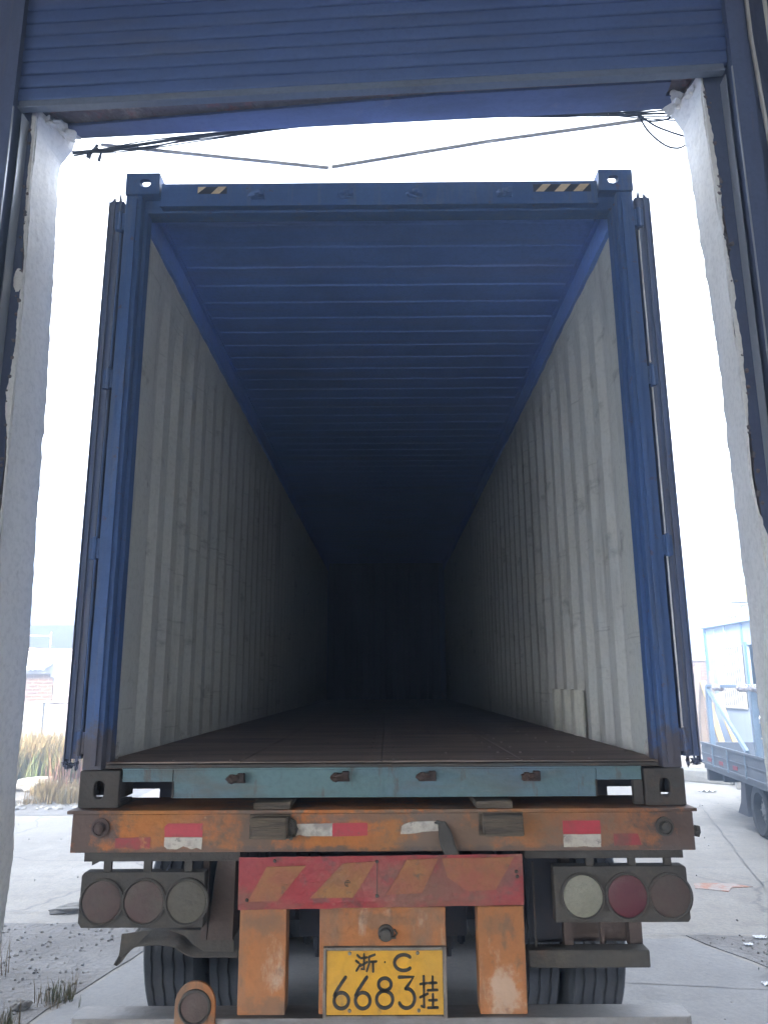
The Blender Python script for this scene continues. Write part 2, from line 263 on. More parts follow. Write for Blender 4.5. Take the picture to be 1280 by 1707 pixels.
    def blob(s, c, r, sc=(1, 1, 1), sub=2, amp=.25, fr=2.0):
        g = bmesh.ops.create_icosphere(s.bm, subdivisions=sub, radius=1)['verts']; off = Vector((random.uniform(0, 50), 3, 9))
        for v in g:
            k = 1+amp*noise.noise(v.co*fr+off); v.co = Vector((v.co.x*sc[0], v.co.y*sc[1], v.co.z*sc[2]))*r*k+Vector(c)
        s._tag({f for v in g for f in v.link_faces}); return s
    def build(s, name, mats, parent=None, smooth=False, solid=0, bev=0):
        bmesh.ops.recalc_face_normals(s.bm, faces=s.bm.faces[:]) if not solid else None
        me = bpy.data.meshes.new(name); s.bm.to_mesh(me); s.bm.free()
        for m in (mats if isinstance(mats, (list, tuple)) else [mats]): me.materials.append(MT[m])
        if smooth:
            for p in me.polygons: p.use_smooth = True
        o = bpy.data.objects.new(name, me); COL.objects.link(o)
        if solid:
            md = o.modifiers.new('solid', 'SOLIDIFY'); md.thickness = solid; md.offset = 0
        if bev:
            md = o.modifiers.new('bevel', 'BEVEL'); md.width = bev; md.segments = 2; md.limit_method = 'ANGLE'
        if smooth:
            try: me.set_sharp_from_angle(angle=R(35))
            except Exception: pass
        if parent: o.parent = parent
        return o
def tag(o, label=None, cat=None, group=None, kind=None):
    if label: o['label'] = label
    if cat: o['category'] = cat
    if group: o['group'] = group
    if kind: o['kind'] = kind
    return o
def empty(name, label, cat, loc=(0, 0, 0), group=None, rz=0):
    o = bpy.data.objects.new(name, None); COL.objects.link(o); o.location = loc; o.rotation_euler = (0, 0, rz)
    return tag(o, label, cat, group)
def part(o, label): o['label'] = label; return o
def oval(cx, cz, rx, rz, n=24, ang=0):
    """stadium-like oval loop"""
    out = []
    for k in range(n):
        th = 2*math.pi*(k+.5)/n; c, s_ = math.cos(th), math.sin(th)
        out.append((cx+rx*math.copysign(abs(c)**.75, c), cz+rz*math.copysign(abs(s_)**.75, s_)))
    return out
def copy_tree(o, parent=None):
    c = o.copy(); COL.objects.link(c); c.parent = parent
    for ch in [x for x in COL.objects if x.parent == o]: copy_tree(ch, c)
    return c

# ------------------------------------------------------------------ ground
tag(MB().grid(lambda u, v: Vector((-40+90*u, -22+100*v, 0)), 2, 2).build('ground', 'yard'), kind='structure')
tag(MB().prism([(-14, -17), (14, -17), (14, -.35), (-14, .2)], .001, .006, 'Z').build('warehouse_floor', 'concrete_in'), kind='structure')
def rough_poly(pts, n=10, amp=.05):
    out = []
    for i, p in enumerate(pts):
        q = pts[(i+1) % len(pts)]
        for k in range(n):
            t = k/n; x = p[0]+(q[0]-p[0])*t; y = p[1]+(q[1]-p[1])*t
            out.append((x+amp*noise.noise(Vector((x*3, y*3, 1))), y+amp*noise.noise(Vector((x*3, y*3, 7)))))
    return out
tag(MB().prism([(-1.95, .35), (1.75, .25), (2.35, 1.6), (2.0, 2.35), (-1.5, 2.25)], .002, .010, 'Z').build('slab', 'slabfloor'), kind='structure')
DP1 = [(-4.2, .3), (-2.0, .35), (-1.55, 2.2), (-1.35, 3.0), (-2.4, 2.75), (-4.6, 2.9)]
DP2 = [(2.05, 2.42), (3.6, 2.4), (3.5, .3), (1.85, .3), (2.42, 1.55)]
tag(MB().prism(rough_poly(DP1), .001, .005, 'Z').build('dirt_patch', 'dirtpatch'), kind='structure')
tag(MB().prism(rough_poly(DP2), .001, .005, 'Z').build('dirt_patch', 'dirtpatch'), kind='structure')
def inpoly(x, y, P):
    c = False
    for i in range(len(P)):
        a, b = P[i], P[i-1]
        if (a[1] > y) != (b[1] > y) and x < (b[0]-a[0])*(y-a[1])/(b[1]-a[1])+a[0]: c = not c
    return c
gb = MB()
def pebble(x, y, r):
    M = Matrix.Translation((x, y, r*.35+.004)) @ Euler((random.random()*6, random.random()*6, random.random()*6)).to_matrix().to_4x4()
    g = bmesh.ops.create_icosphere(gb.bm, subdivisions=1, radius=r, matrix=M)['verts']
    for v in g: v.co += Vector((random.uniform(-1, 1), random.uniform(-1, 1), random.uniform(-1, 1)))*r*.25
for P, n in ((DP1, 1700), (DP2, 700)):
    xs = [p[0] for p in P]; ys = [p[1] for p in P]; k = 0
    while k < n:
        x = random.uniform(min(xs), max(xs)); y = random.uniform(min(ys), max(ys)); k += 1
        if inpoly(x, y, P) and noise.noise(Vector((x*1.5, y*1.5, 0))) > -.25: pebble(x, y, random.choice((.004, .005, .006, .008, .011)))
for k in range(260):
    x = random.uniform(-6, 6); y = random.uniform(1, 9)
    if abs(x) > 1.5: pebble(x, y, random.choice((.004, .006, .008)))
tag(gb.build('gravel', 'gravel'), kind='stuff')
tag(MB().prism(rough_poly([(2.55, 3.62), (2.75, 3.5), (3.05, 3.7), (2.95, 3.85), (2.7, 3.82)], 8, .12), .001, .005, 'Z').build('dust_stain', 'stain'), kind='structure')

# expansion joints of the yard slabs (shallow dark strips)
jb = MB()
for (a, b) in (((-4.3, 5.65), (-1.6, 5.6)), ((-4.6, 3.02), (-1.4, 3.05)), ((1.4, 2.46), (3.8, 2.42)), ((3.1, 3.5), (4.4, 8.2)), ((1.5, 4.35), (6.5, 4.2)), ((1.2, 1.62), (2.25, 1.45))):
    a, b = Vector((*a, 0)), Vector((*b, 0)); nn = 24; pr = (b-a).normalized().cross(Vector((0, 0, 1)))
    pts = [a.lerp(b, k/nn)+pr*.025*noise.noise(a.lerp(b, k/nn)*4) for k in range(nn+1)]
    for p, q in zip(pts, pts[1:]):
        wd = .0025+.003*random.random(); f = jb.bm.faces.new([jb.bm.verts.new(v+Vector((0, 0, .012))) for v in (p+pr*wd, q+pr*wd, q-pr*wd, p-pr*wd)])
MT['joint'] = mat('joint_dirt', (.17, .16, .155), .95, 0, [((.30, .29, .28), 7, .48, .6, ONE, .9)])
tag(jb.build('slab_joints', 'joint'), kind='structure')

# ------------------------------------------------------------------ warehouse (local frame: s along the wall, t outward)
WA = R(3.3447)
wh = empty('warehouse', 'dark blue warehouse wall framing the doorway with a rolled up shutter', 'warehouse', (-1.63, -.198, 0), rz=-WA)
def interp(T, z):
    T = sorted(T)
    if z <= T[0][0]: return T[0][1]
    for (z0, a), (z1, b) in zip(T, T[1:]):
        if z <= z1: return a+(b-a)*(z-z0)/(z1-z0)
    return T[-1][1]
LIN = [(4.30, .050), (3.92, .053), (3.33, .074), (2.93, .079), (2.26, .087), (2.0, .113), (0, .15)]
LOUT = [(4.42, .16), (4.34, .115), (4.26, .10), (4.18, .048), (4.1, .042), (3.52, .071), (2.86, .095), (2.36, .102), (1.91, .119), (1.59, .125), (1.33, .121), (.99, .137), (.79, .125), (0, .14)]
RIN = [(4.30, 3.054), (3.94, 3.057), (3.43, 3.075), (2.94, 3.079), (2.44, 3.076), (2.09, 3.098), (0, 3.11)]
ROUT = [(4.36, 2.985), (4.27, 3.015), (4.2, 3.05), (3.94, 3.066), (3.66, 3.072), (3.33, 3.092), (2.88, 3.10), (2.38, 3.101), (2.0, 3.107), (1.65, 3.108), (0, 3.12)]
ZT = 4.30
def nzs(a, b, c, k=1.): return k*noise.fractal(Vector((a, b, c)), 1.0, 2.0, 5)
# piers (core) and plaster reveals
for side in (0, 1):
    IN, OUT, sg = ((LIN, LOUT, 1), (RIN, ROUT, -1))[side]
    far = -7.0 if side == 0 else 10.2
    m = MB(); ring = []; nz_ = 110
    for i in range(nz_+1):
        z = (ZT+.10)*i/nz_
        a = interp(IN, z)-sg*(.014+.010*nzs(z*3, side*9, 0)); b = interp(OUT, z)-sg*.02
        ring.append([m.bm.verts.new(p) for p in ((far, 0, z), (a, -.001+.003*nzs(z*9, 5, side), z), (b, .225, z), (far, .235, z))])
    for a, b in zip(ring, ring[1:]):
        for k in range(4):
            f = m.bm.faces.new((a[k], a[(k+1) % 4], b[(k+1) % 4], b[k])); f.material_index = 1 if k == 1 else 0
    m.bm.faces.new(ring[-1]).material_index = 1
    part(m.build('wall', ['wall_dark', 'brickbare'], wh), 'dark blue painted wall left of the doorway' if side == 0 else 'dark blue painted wall right of the doorway')
    m = MB(); nzc = 300; nt_ = 10
    def fn(u, v, IN=IN, OUT=OUT, sg=sg, side=side):
        z = ZT*u+.0; a = interp(IN, z); b = interp(OUT, z)
        edge = .0115*nzs(z*5, side*4, 2)+.004*nzs(z*30, side*4, 8)
        if v < .001: a += sg*edge*.2
        ss = a+(b-a)*v+sg*(.003*nzs(z*4, v*1.5, side*3)+.0015*nzs(z*22, v*6, side*3)); tt = .004+.236*v
        if v < .001: tt += max(-.003, edge*.6)
        if v > .999: tt += .006*nzs(z*9, 11, side); ss += sg*.004*nzs(z*14, 31, side)
        return Vector((ss, tt, z))
    m.grid(fn, nzc, nt_)
    # lip of plaster turned onto the inner and outer wall faces
    def lip(u, v, IN=IN, sg=sg, side=side):
        z = ZT*u; a = interp(IN, z); wdt = max(.003, .014+.022*nzs(z*2.2, side*7, 4)+.006*nzs(z*25, side, 6))
        return Vector((a-sg*v*wdt+sg*.001, -.004+.002*v+.002*nzs(z*20, v*3, 3), z))
    m.grid(lip, nzc, 2)
    def lip2(u, v, OUT=OUT, sg=sg, side=side):
        z = ZT*u; b = interp(OUT, z); return Vector((b-sg*v*.10+sg*.006*nzs(z*14, 31, side), .240+.006*nzs(z*9, 11, side), z))
    m.grid(lip2, nzc, 1)
    part(m.build('plaster_reveal', 'plaster', wh, smooth=False, solid=.006), 'rough whitewashed reveal on the left' if side == 0 else 'rough whitewashed reveal on the right')
# plaster lumps under the lintel
m = MB(); m.blob((.085, .17, 4.30), .06, (.9, 1.2, .55), 4, 1.1, 2.2)
m.build('plaster_lump', 'plaster', wh)
m = MB(); m.blob((.05, .07, 4.28), .04, (1, 1, .5), 4, 1.1, 2.4)
m.build('plaster_lump', 'plaster', wh)
m = MB(); m.blob((3.03, .2, 4.31), .055, (1, 1.1, .5), 4, 1.1, 2.2)
m.build('plaster_lump', 'plaster', wh)
m = MB(); m.blob((3.055, .08, 4.27), .035, (.8, 1, .6), 4, 1.1, 2.4)
m.build('plaster_lump', 'plaster', wh)
# crumbs of broken brick along the inner edges
m = MB()
for k in range(70):
    z = random.uniform(2.3, 4.2); sg = 1 if k % 2 else -1; s_ = interp(LIN if sg > 0 else RIN, z)-sg*random.uniform(.008, .03)
    m.blob((s_, -.002, z), random.uniform(.004, .011), ONE, 1, .6, 3)
tag(m.build('broken_edge', 'brickbare', wh), kind='stuff')
# patch of bare plaster on the dark strip (left)
m = MB(); m.blob((.045, -.001, 3.42), .05, (.42, .10, 1.15), 3, .25, 2); m.build('plaster_patch', 'plaster', wh, smooth=True)
# lintel and steel beam, wall above
m = MB(); nlx = 120
def lint(u, v):
    return Vector((3.14*u-.02, .02+.125*v, 4.336+.004*v+.006*nzs(u*40, v*3, 0)+.004*nzs(u*160, v*8, 3)))
m.grid(lint, 300, 8); m.build('lintel', 'lintel', wh, solid=.01)
m = MB(); m.box(-.35, 3.45, .02, .232, 4.41, 5.9); part(m.build('wall', 'wall_dark', wh), 'wall above the doorway')
m = MB(); m.box(.02, 3.12, .146, .232, 4.318, 4.332, .002); m.prism([(.10, .1455), (1.9, .068), (2.95, .060), (2.95, .1455)], 4.316, 4.329, 'Z'); m.box(.02, 3.12, .146, .156, 4.333, 4.40); m.box(.02, 3.12, .222, .232, 4.333, 4.40)
for x in (1.02, 2.02): m.box(x, x+.02, .158, .224, 4.325, 4.37)
m.build('steel_beam', 'beam_blue', wh)
# unseen rest of the building behind the camera: side walls, roof, back wall; openings invented to set the light inside
m = MB(); m.box(-7, -.36, 0, .24, 4.405, 5.9); m.box(3.46, 10.2, 0, .24, 4.405, 5.9); part(m.build('wall', 'wall_dark', wh), 'upper wall beside the doorway')
MT['inside'] = mat('lime_inside', (.32, .31, .29), .9)
m = MB(); m.box(-7.2, -7.0, -13, -10.5, 0, 5.9); m.box(-7.2, -7.0, -10.499, -.8, 3.9, 5.9); m.box(-7.2, -7.0, -.799, .24, 0, 5.9); m.build('side_wall', 'inside', wh)
m = MB(); m.box(10.2, 10.4, -13, -10, 0, 5.9); m.box(10.2, 10.4, -9.999, -1.5, 3.2, 5.9); m.box(10.2, 10.4, -1.499, .24, 0, 5.9); m.build('side_wall', 'inside', wh)
m = MB(); m.box(-7.4, 10.6, -13.3, .34, 5.91, 6.1); m.build('roof', 'inside', wh)
m = MB(); m.box(-7.0, 10.2, -13, -12.8, 1.5, 5.9); m.build('back_wall', 'inside', wh)

# roller shutter
sh = MB(); sh.box(-.01, 3.15, -.052, -.046, 4.285, 5.3)
zz = 4.285; k = 0
while zz < 5.3:
    z0, z1 = zz, zz+.0705
    def slat(u, v, z0=z0): 
        return Vector((-.012+3.164*u+(.004*((k*7) % 3-1) if u in (0, 1) else 0), -.054-.013*min(1, min(v/.06, (1-v)/.10))-.002*math.sin(math.pi*v)+.0012*nzs(u*5, z0*3, 0), z0+.0015+.0675*v))
    sh.grid(slat, 40, 20); zz = z1; k += 1
shutter = part(sh.build('roller_shutter', 'shutter', wh, smooth=True), 'dark blue slatted roller shutter, rolled up')
MB().box(.0, 3.13, -.080, -.040, 4.240, 4.253, .003).box(.0, 3.13, -.068, -.060, 4.254, 4.284).build('bottom_bar', 'alu', shutter)
for (a, b, zt, l) in ((-.115, -.005, 5.4, 'left'), (3.150, 3.225, 5.4, 'right')):
    m = MB(); m.box(a, b, -.105, -.100, 0, zt); 
    if l == 'left': m.box(b-.012, b-.004, -.099, -.002, 0, zt); m.box(a, a+.006, -.099, -.002, 0, zt)
    else: m.box(a+.004, a+.012, -.099, -.002, 0, zt); m.box(b-.006, b, -.099, -.002, 0, zt)
    m.build('guide_rail', 'steel_blue', wh)
for x in (-.0035, .0125): MB().box(x, x+.004, -.108 if x < 0 else -.06, -.10 if x < 0 else -.002, 0, 4.225).build('guide_highlight', 'rail_highlight', wh)  # thin bright strips drawn as painted edge highlights
for x in (3.1385, 3.149): MB().box(x-.004, x, -.108 if x > 3.14 else -.06, -.10 if x > 3.14 else -.002, 0, 4.235).build('guide_highlight', 'rail_highlight', wh)
# rail side strip between guide and broken plaster
for a, b in ((-.36, -.118), (3.228, 3.30)):
    MB().box(a, b, -.045, -.001, 0, 5.6, .003).build('steel_column', 'steel_blue', wh)
def wtube(pts, r, name, mt, n=8): return MB().tube(pts, r, n).build(name, mt, wh, smooth=True)
wtube([(3.255, -.085, 5.6), (3.252, -.085, 4.6), (3.25, -.085, 4.40), (3.262, -.085, 4.05), (3.278, -.085, 3.70), (3.30, -.085, 3.0), (3.33, -.085, 1.2)], .009, 'conduit', 'conduit')
wtube([(3.325, -.085, 5.6), (3.328, -.085, 4.33), (3.35, -.088, 4.27), (3.5, -.088, 4.26)], .009, 'conduit', 'conduit')

def WL(s, t, z): return wh.matrix_basis @ Vector((s, t, z))
ca, sa = math.cos(-WA), math.sin(-WA)
def WL(s, t, z): return Vector((-1.63+s*ca-t*sa, -.198+s*sa+t*ca, z))
def cable(name, label, cat, strands, mt, group=None):
    m = MB()
    for pts, r in strands:
        P = [WL(*p) for p in pts]; out = []
        for i in range(len(P)-1):           # catmull-rom
            p0, p1, p2, p3 = P[max(i-1, 0)], P[i], P[i+1], P[min(i+2, len(P)-1)]
            for k in range(8):
                t = k/8; out.append(.5*((2*p1)+(-p0+p2)*t+(2*p0-5*p1+4*p2-p3)*t*t+(-p0+3*p1-3*p2+p3)*t**3))
        out.append(P[-1]); m.tube(out, r, 6)
    return tag(m.build(name, mt, smooth=True), label, cat, group)
st = []
for k in range(6):
    o = (k-2.5)*.0085+random.uniform(-.003, .003); q = random.uniform(-.012, .012)
    st.append(([(.09, .27+q, 4.262+abs(o)*.5), (.25, .27, 4.275+o*.55), (.45, .265+q, 4.285+o*1.1), (.75, .262, 4.318+o*.9), (1.15, .262, 4.348+o*.3), (1.5, .26, 4.356)], random.choice((.003, .004, .0045))))
cable('cable_bundle', 'bundle of black cables strung under the left end of the lintel', 'cables', st, 'black')
st = []
for k in range(6):
    o = (k-2.5)*.006; q = random.uniform(-.01, .01)
    st.append(([(1.7, .262, 4.365), (2.1, .262+q, 4.360+o*.4), (2.45, .265, 4.345+o*.7), (2.70, .268+q, 4.338+o*.6), (2.85, .27, 4.335+o*1.6), (3.04, .268, 4.335+o*3.6)], random.choice((.003, .004, .005))))
cable('cable_bundle', 'thick bundle of black cables meeting the top of the right reveal', 'cables', st, 'black')
cable('cable_loop', 'black cable loops hanging beside the right reveal', 'cables', [
    ([(2.84, .27, 4.335), (2.86, .275, 4.39), (2.93, .275, 4.41), (3.03, .27, 4.40)], .005),
    ([(2.86, .27, 4.33), (2.90, .275, 4.24), (2.97, .275, 4.16), (3.03, .27, 4.135), (3.08, .27, 4.16)], .0045),
    ([(2.86, .27, 4.33), (2.93, .275, 4.27), (3.0, .275, 4.23), (3.08, .27, 4.19)], .0045),
    ([(2.84, .27, 4.34), (2.89, .275, 4.30), (2.96, .275, 4.293), (3.04, .27, 4.31)], .0045)], 'black')
tag(MB().tube([WL(.22, .30, 4.333), WL(1.37, .30, 4.139)], .009, 8).build('conduit_tube', 'conduit', smooth=True), 'thin grey tube sagging from the left end of the lintel to the broken joint', 'tube', 'thin grey tubes sagging across the doorway')
tag(MB().tube([WL(1.384, .30, 4.143), WL(2.15, .30, 4.245), WL(2.89, .30, 4.322)], .009, 8).build('conduit_tube', 'conduit', smooth=True), 'thin grey tube rising from the broken joint to the cables at right', 'tube', 'thin grey tubes sagging across the doorway')
m = MB(); m.tube([WL(.215, .27, 4.31), WL(.20, .275, 4.285), WL(.175, .28, 4.27), WL(.168, .28, 4.245)], [.006, .008, .012, .010], 5, jit=.3)
m.tube([WL(.205, .27, 4.30), WL(.235, .275, 4.27), WL(.222, .28, 4.225)], [.005, .007, .010], 5, jit=.2)
tag(m.build('tape_scrap', 'black'), 'torn black tape dangling from the left cables', 'tape')
tag(MB().tube([WL(.28, .26, 4.35), WL(.30, .27, 4.28), WL(.335, .27, 4.20)], .0012, 4).build('loose_thread', 'conduit'), 'fine loose wire hanging beside the torn tape', 'wire')
tag(MB().tube([WL(2.72, .27, 4.36), WL(2.718, .27, 4.30), WL(2.715, .27, 4.25)], .0012, 4).build('loose_thread', 'conduit'), 'fine loose wire hanging under the right cables', 'wire')

# ------------------------------------------------------------------ container
ZC = 1.2
ct = empty('shipping_container', 'empty open blue shipping container with cream corrugated inside walls', 'container', (0, 0, 0))
L40 = 12.19
# side panels: corrugated in y
def corr(y, pitch=.278, dep=.030, flat=.075):
    q = (y % pitch); sl = (pitch-2*flat)/2
    if q < flat: return 0
    if q < flat+sl: return dep*(q-flat)/sl
    if q < 2*flat+sl: return dep
    return dep*(1-(q-2*flat-sl)/sl)
for sg in (-1, 1):
    ys = [.13, .30, .36]; y = .36
    sl = (.278-.15)/2
    while y < 12.0: ys += [y+.07, y+.07+sl, y+.07+sl+.08, y+.278]; y += .278
    ys = [v for v in ys if v < 12.05]+[12.08]
    m = MB(); NZ = 36; rows = []
    for y in ys:
        row = []
        dep = 0 if y < .31 else corr(y-.36+.278-.0, flat=.072)
        for j in range(NZ+1):
            z = 1.36+(4.02-1.36)*j/NZ
            fz = min(1, max(.12, (3.86-z)/.30)); x = 1.168+(dep*fz if y > .31 else .0)
            x += .0045*noise.noise(Vector((y*1.1, z*.9, sg*5)))
            if sg > 0 and 1.0 < y < 2.9 and z < 2.5: x += .006*noise.noise(Vector((y*3, z*2, 9)))
            if j == 0: x += .004*noise.noise(Vector((y*9, 0, sg)))
            row.append(m.bm.verts.new((sg*x, y, z)))
        rows.append(row)
    for a, b in zip(rows, rows[1:]):
        for j in range(NZ): m.bm.faces.new((a[j], b[j], b[j+1], a[j+1]))
    part(m.build('side_wall', 'cream', ct, solid=.003), 'cream corrugated side wall on the left' if sg < 0 else 'scuffed cream corrugated side wall on the right, lighter')
    # outer skin (blue) seen only from outside, 3 mm further out
    m = MB(); m.box(sg*1.207, sg*1.213, .1, 12.08, 1.34, 4.05); m.build('outer_skin', 'cblue', ct)
    m = MB(); m.box(sg*1.146, sg*1.206, .135, 12.02, 3.90, 4.030, .004); m.box(sg*1.125, sg*1.206, .135, 12.06, 4.031, 4.09); m.build('top_rail', 'ceil', ct)  # takes the ceiling colour with its painted flare blue
# repair patch low on the right wall
m = MB()
for y0, y1 in ((1.40, 1.58), (1.60, 1.80), (1.82, 2.05)): m.box(1.148, 1.151, y0, y1, 1.385, 1.80, 0)
MT['cream_patch'] = mat('fresh_cream_paint', (.66, .64, .55), .6, 0, [((.34, .33, .31), 5, .5, .7, VERT, .5)], (20, .15))
m2 = MB()
def patch(u, v):
    y = 1.37+.72*u; dep = corr(y-.36+.278, flat=.072); return Vector((1.146+dep*.9+.004*noise.noise(Vector((y*9, v*3, 0))), y, 1.372+.265*v+.006*noise.noise(Vector((y*4, 2, v)))))
m.bm.free(); m2.grid(patch, 60, 12); part(m2.build('repair_patch', 'cream_patch', ct, solid=.004), 'lighter patch welded low on the right wall')
# roof with transverse ribs
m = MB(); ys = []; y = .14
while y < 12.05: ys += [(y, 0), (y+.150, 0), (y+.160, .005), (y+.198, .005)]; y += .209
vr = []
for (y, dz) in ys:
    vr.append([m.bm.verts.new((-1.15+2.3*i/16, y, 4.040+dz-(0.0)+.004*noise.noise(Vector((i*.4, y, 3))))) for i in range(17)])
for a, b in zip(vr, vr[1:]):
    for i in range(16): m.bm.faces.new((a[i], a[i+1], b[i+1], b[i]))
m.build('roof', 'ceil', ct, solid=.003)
m = MB(); vr = []
x = -1.15; xs = []
while x < 1.14: xs += [(x, 0), (x+.10, 0), (x+.13, .03), (x+.20, .03)]; x += .23
for (x, dy) in xs: vr.append([m.bm.verts.new((x, 12.03+dy, z)) for z in (1.36, 4.05)])
for a, b in zip(vr, vr[1:]): m.bm.faces.new((a[0], b[0], b[1], a[1]))
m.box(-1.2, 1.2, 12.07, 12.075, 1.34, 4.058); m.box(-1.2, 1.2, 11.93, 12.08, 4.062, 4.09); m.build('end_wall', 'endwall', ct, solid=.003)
# floor of planks
m = MB()
for i in range(4):
    x0 = -1.166+i*.583
    yy = .06
    while yy < 12.0: m.box(x0+.001, x0+.581, yy, min(yy+2.38, 12.05), 1.342, 1.370-.0015*((i+int(yy))%2), .002); yy += 2.4
for i in range(4):
    for yy in [.12+.30*k for k in range(24)]:
        for xx in (.05, .29, .53): m.lathe([(.006, 1.370), (.0055, 1.3722), (.001, 1.3724)], (-1.166+i*.583+xx, yy, 0), 'Z', 6)
m.build('floor', 'ply', ct)
MB().box(-1.12, 1.12, .0, .058, 1.352, 1.364, .002).build('threshold_plate', 'cdirty', ct)
# header
m = MB(); m.box(-1.05, 1.05, .004, .05, 3.928, 4.046, .004); m.box(-1.16, 1.16, .051, .13, 3.918, 4.04, .003); m.box(-1.05, 1.05, -.004, .003, 3.918, 3.930, .001)
hd = m.build('door_header', 'cblue', ct)
random.seed(11)
def keeper(x, z, red=False):
    m = MB(); m.box(x-.030, x-.008, -.022, .0, z-.018, z+.014, .003); m.box(x+.006, x+.034, -.030, .0, z-.014, z+.020, .004); m.box(x-.034, x+.036, -.010, .001, z-.020, z-.008, .002)
    m.tube([(x-.012, -.024, z), (x+.014, -.024, z+.004)], .012, 8); m.blob((x-.018, -.012, z-.004), .020, (1.2, .7, .8), 2, .6, 2)
    return m
for x in (-.582, -.155, .174, .601): keeper(x, 3.974).build('cam_keeper', 'cblue', ct)
for x, z in ((-.585, 1.312), (-.165, 1.317), (.184, 1.317), (.603, 1.315)): keeper(x, z).build('cam_keeper', 'rust', ct)
# hazard stickers on the header
def haz(x0, x1, z0, z1, y, stripes):
    m = MB(); m.box(x0, x1, y-.0012, y, z0, z1); m.mi = 1; h = z1-z0
    for a, b in stripes: 
        P = [(x0+a, z0), (x0+b, z0), (min(x0+b+h*.9, x1-.002), z1), (x0+a+h*.9, z1)]
        m.prism(P, y-.0024, y-.0014, 'Y')
    return m.build('hazard_sticker', ['hblack', 'hyel'], ct)
haz(-.873, -.732, 3.988, 4.026, .004, [(0.065, .105)])
m = MB(); m.prism([(-.872, 3.990), (-.872, 4.025), (-.833, 4.025)], .0012, .0026, 'Y'); m.build('hazard_sticker', 'hyel', ct)
haz(.742, 1.019, 3.986, 4.026, .004, [(.01, .05), (.10, .145), (.19, .235)])
# corner castings
def casting(cx, z0, z1, y0, up_):
    x0, x1 = cx-.081, cx+.081; m = MB()
    zc = (z0+z1)/2; sgx = 1 if cx > 0 else -1
    if up_: m.holed((x0, x1, z0, z1), oval(cx+sgx*(-.012), zc+.004, .026, .022), y0-.006, y0+.022)
    else: m.holed((x0, x1, z0, z1), oval(cx, zc-.002, .021, .034), y0-.006, y0+.022)
    yc = y0+.09
    if up_:
        m.holed((x0, x1, y0+.0225, y0+.178), oval(cx-sgx*.01, y0+.085, .038, .062), z1-.03, z1, 'Z'); m.box(x0, x1, y0+.0225, y0+.178, z0, z0+.014)
    else:
        m.box(x0, x1, y0+.0225, y0+.178, z1-.025, z1); m.box(x0, x1, y0+.0225, y0+.178, z0, z0+.02)
    xo0, xo1 = (x1-.024, x1) if sgx > 0 else (x0, x0+.024)
    m.holed((y0+.0225, y0+.178, z0+.031 if not up_ else z0+.0145, z1-.0305), oval(y0+.095, zc, .034, .026), xo0, xo1, 'X')
    xi0, xi1 = (x0, x0+.016) if sgx > 0 else (x1-.016, x1)
    m.box(xi0, xi1, y0+.0225, y0+.178, z0+.03, z1-.031); m.box(x0+.017, x1-.026, y0+.160, y0+.178, z0+.03, z1-.031)
    return m
for cx in (-1.138, 1.138):
    for y0 in (0, L40-.178):
        casting(cx, 3.985, 4.098, y0, True).build('corner_casting', 'cblue', ct, bev=.004)
        casting(cx, 1.2, 1.343, y0, False).build('corner_casting', 'cdirty', ct, bev=.005)
# corner posts
for sg in (-1, 1):
    m = MB(); m.box(sg*1.140, sg*1.217, .006, .10, 1.344, 3.984, .004); m.box(sg*1.120, sg*1.139, .05, .11, 1.372, 3.93, .002); m.box(sg*1.158, sg*1.180, -.008, .004, 1.36, 3.96, .002)
    m.build('corner_post', 'cblue', ct)
    m = MB(); m.box(sg*1.128, sg*1.164, .112, .128, 1.372, 3.90, .003)
    for z in (3.52, 2.78, 2.05): m.box(sg*1.124, sg*1.150, .109, .112, z-.015, z+.015)
    m.build('wall_edge_strip', 'cream', ct)
    m = MB(); m.box(sg*1.06, sg*1.217, 12.03, 12.18, 1.344, 3.984, .004); m.build('corner_post', 'cblue', ct)
    # lashing ring at the foot of the wall
    rg = [(sg*(1.145), .20+.022*math.cos(a), 1.405+.030*math.sin(a)) for a in [2*math.pi*k/12 for k in range(13)]]
    MB().tube(rg, .006, 6).build('lashing_ring', 'rod', ct)
# door sill with fork openings at each end
m = MB(); m.box(-.843, .866, .002, .05, 1.235, 1.345, .003); m.box(-1.049, -.845, .004, .05, 1.298, 1.345, .002); m.box(.868, 1.049, .004, .05, 1.298, 1.345, .002)
m.box(-1.049, 1.049, -.006, .058, 1.3455, 1.3515, .001); m.box(-.004, .004, -.003, .002, 1.238, 1.345); 
m.build('door_sill', 'cteal', ct)
m = MB(); m.box(-.8445, -.838, -.004, .12, 1.236, 1.30); m.build('sill_bracket', 'cdirty', ct)
m = MB(); m.box(.861, .8675, -.004, .12, 1.236, 1.30); m.build('sill_bracket', 'cdirty', ct)
m = MB(); m.box(1.012, 1.049, -.003, .03, 1.205, 1.297, .003); m.build('sill_bracket', 'cdirty', ct)
m = MB()
for sg in (-1, 1): m.box(sg*1.16, sg*1.215, .18, 12.0, 1.225, 1.338)
yy = .35
while yy < 12: m.box(-1.158, 1.158, yy, yy+.045, 1.228, 1.338); yy += .6
m.build('bottom_rail', 'frame', ct)
MT['doorpaint'] = mat('weathered_door_paint', (.10, .14, .26), .6, 0, [((.05, .07, .13), 2, .42, .65, (2, 2, .4), .7), ((.16, .14, .13), 4, .50, .68, VERT, .7), ((.14, .07, .04), 14, .62, .7, ONE, .7)], (40, .2))
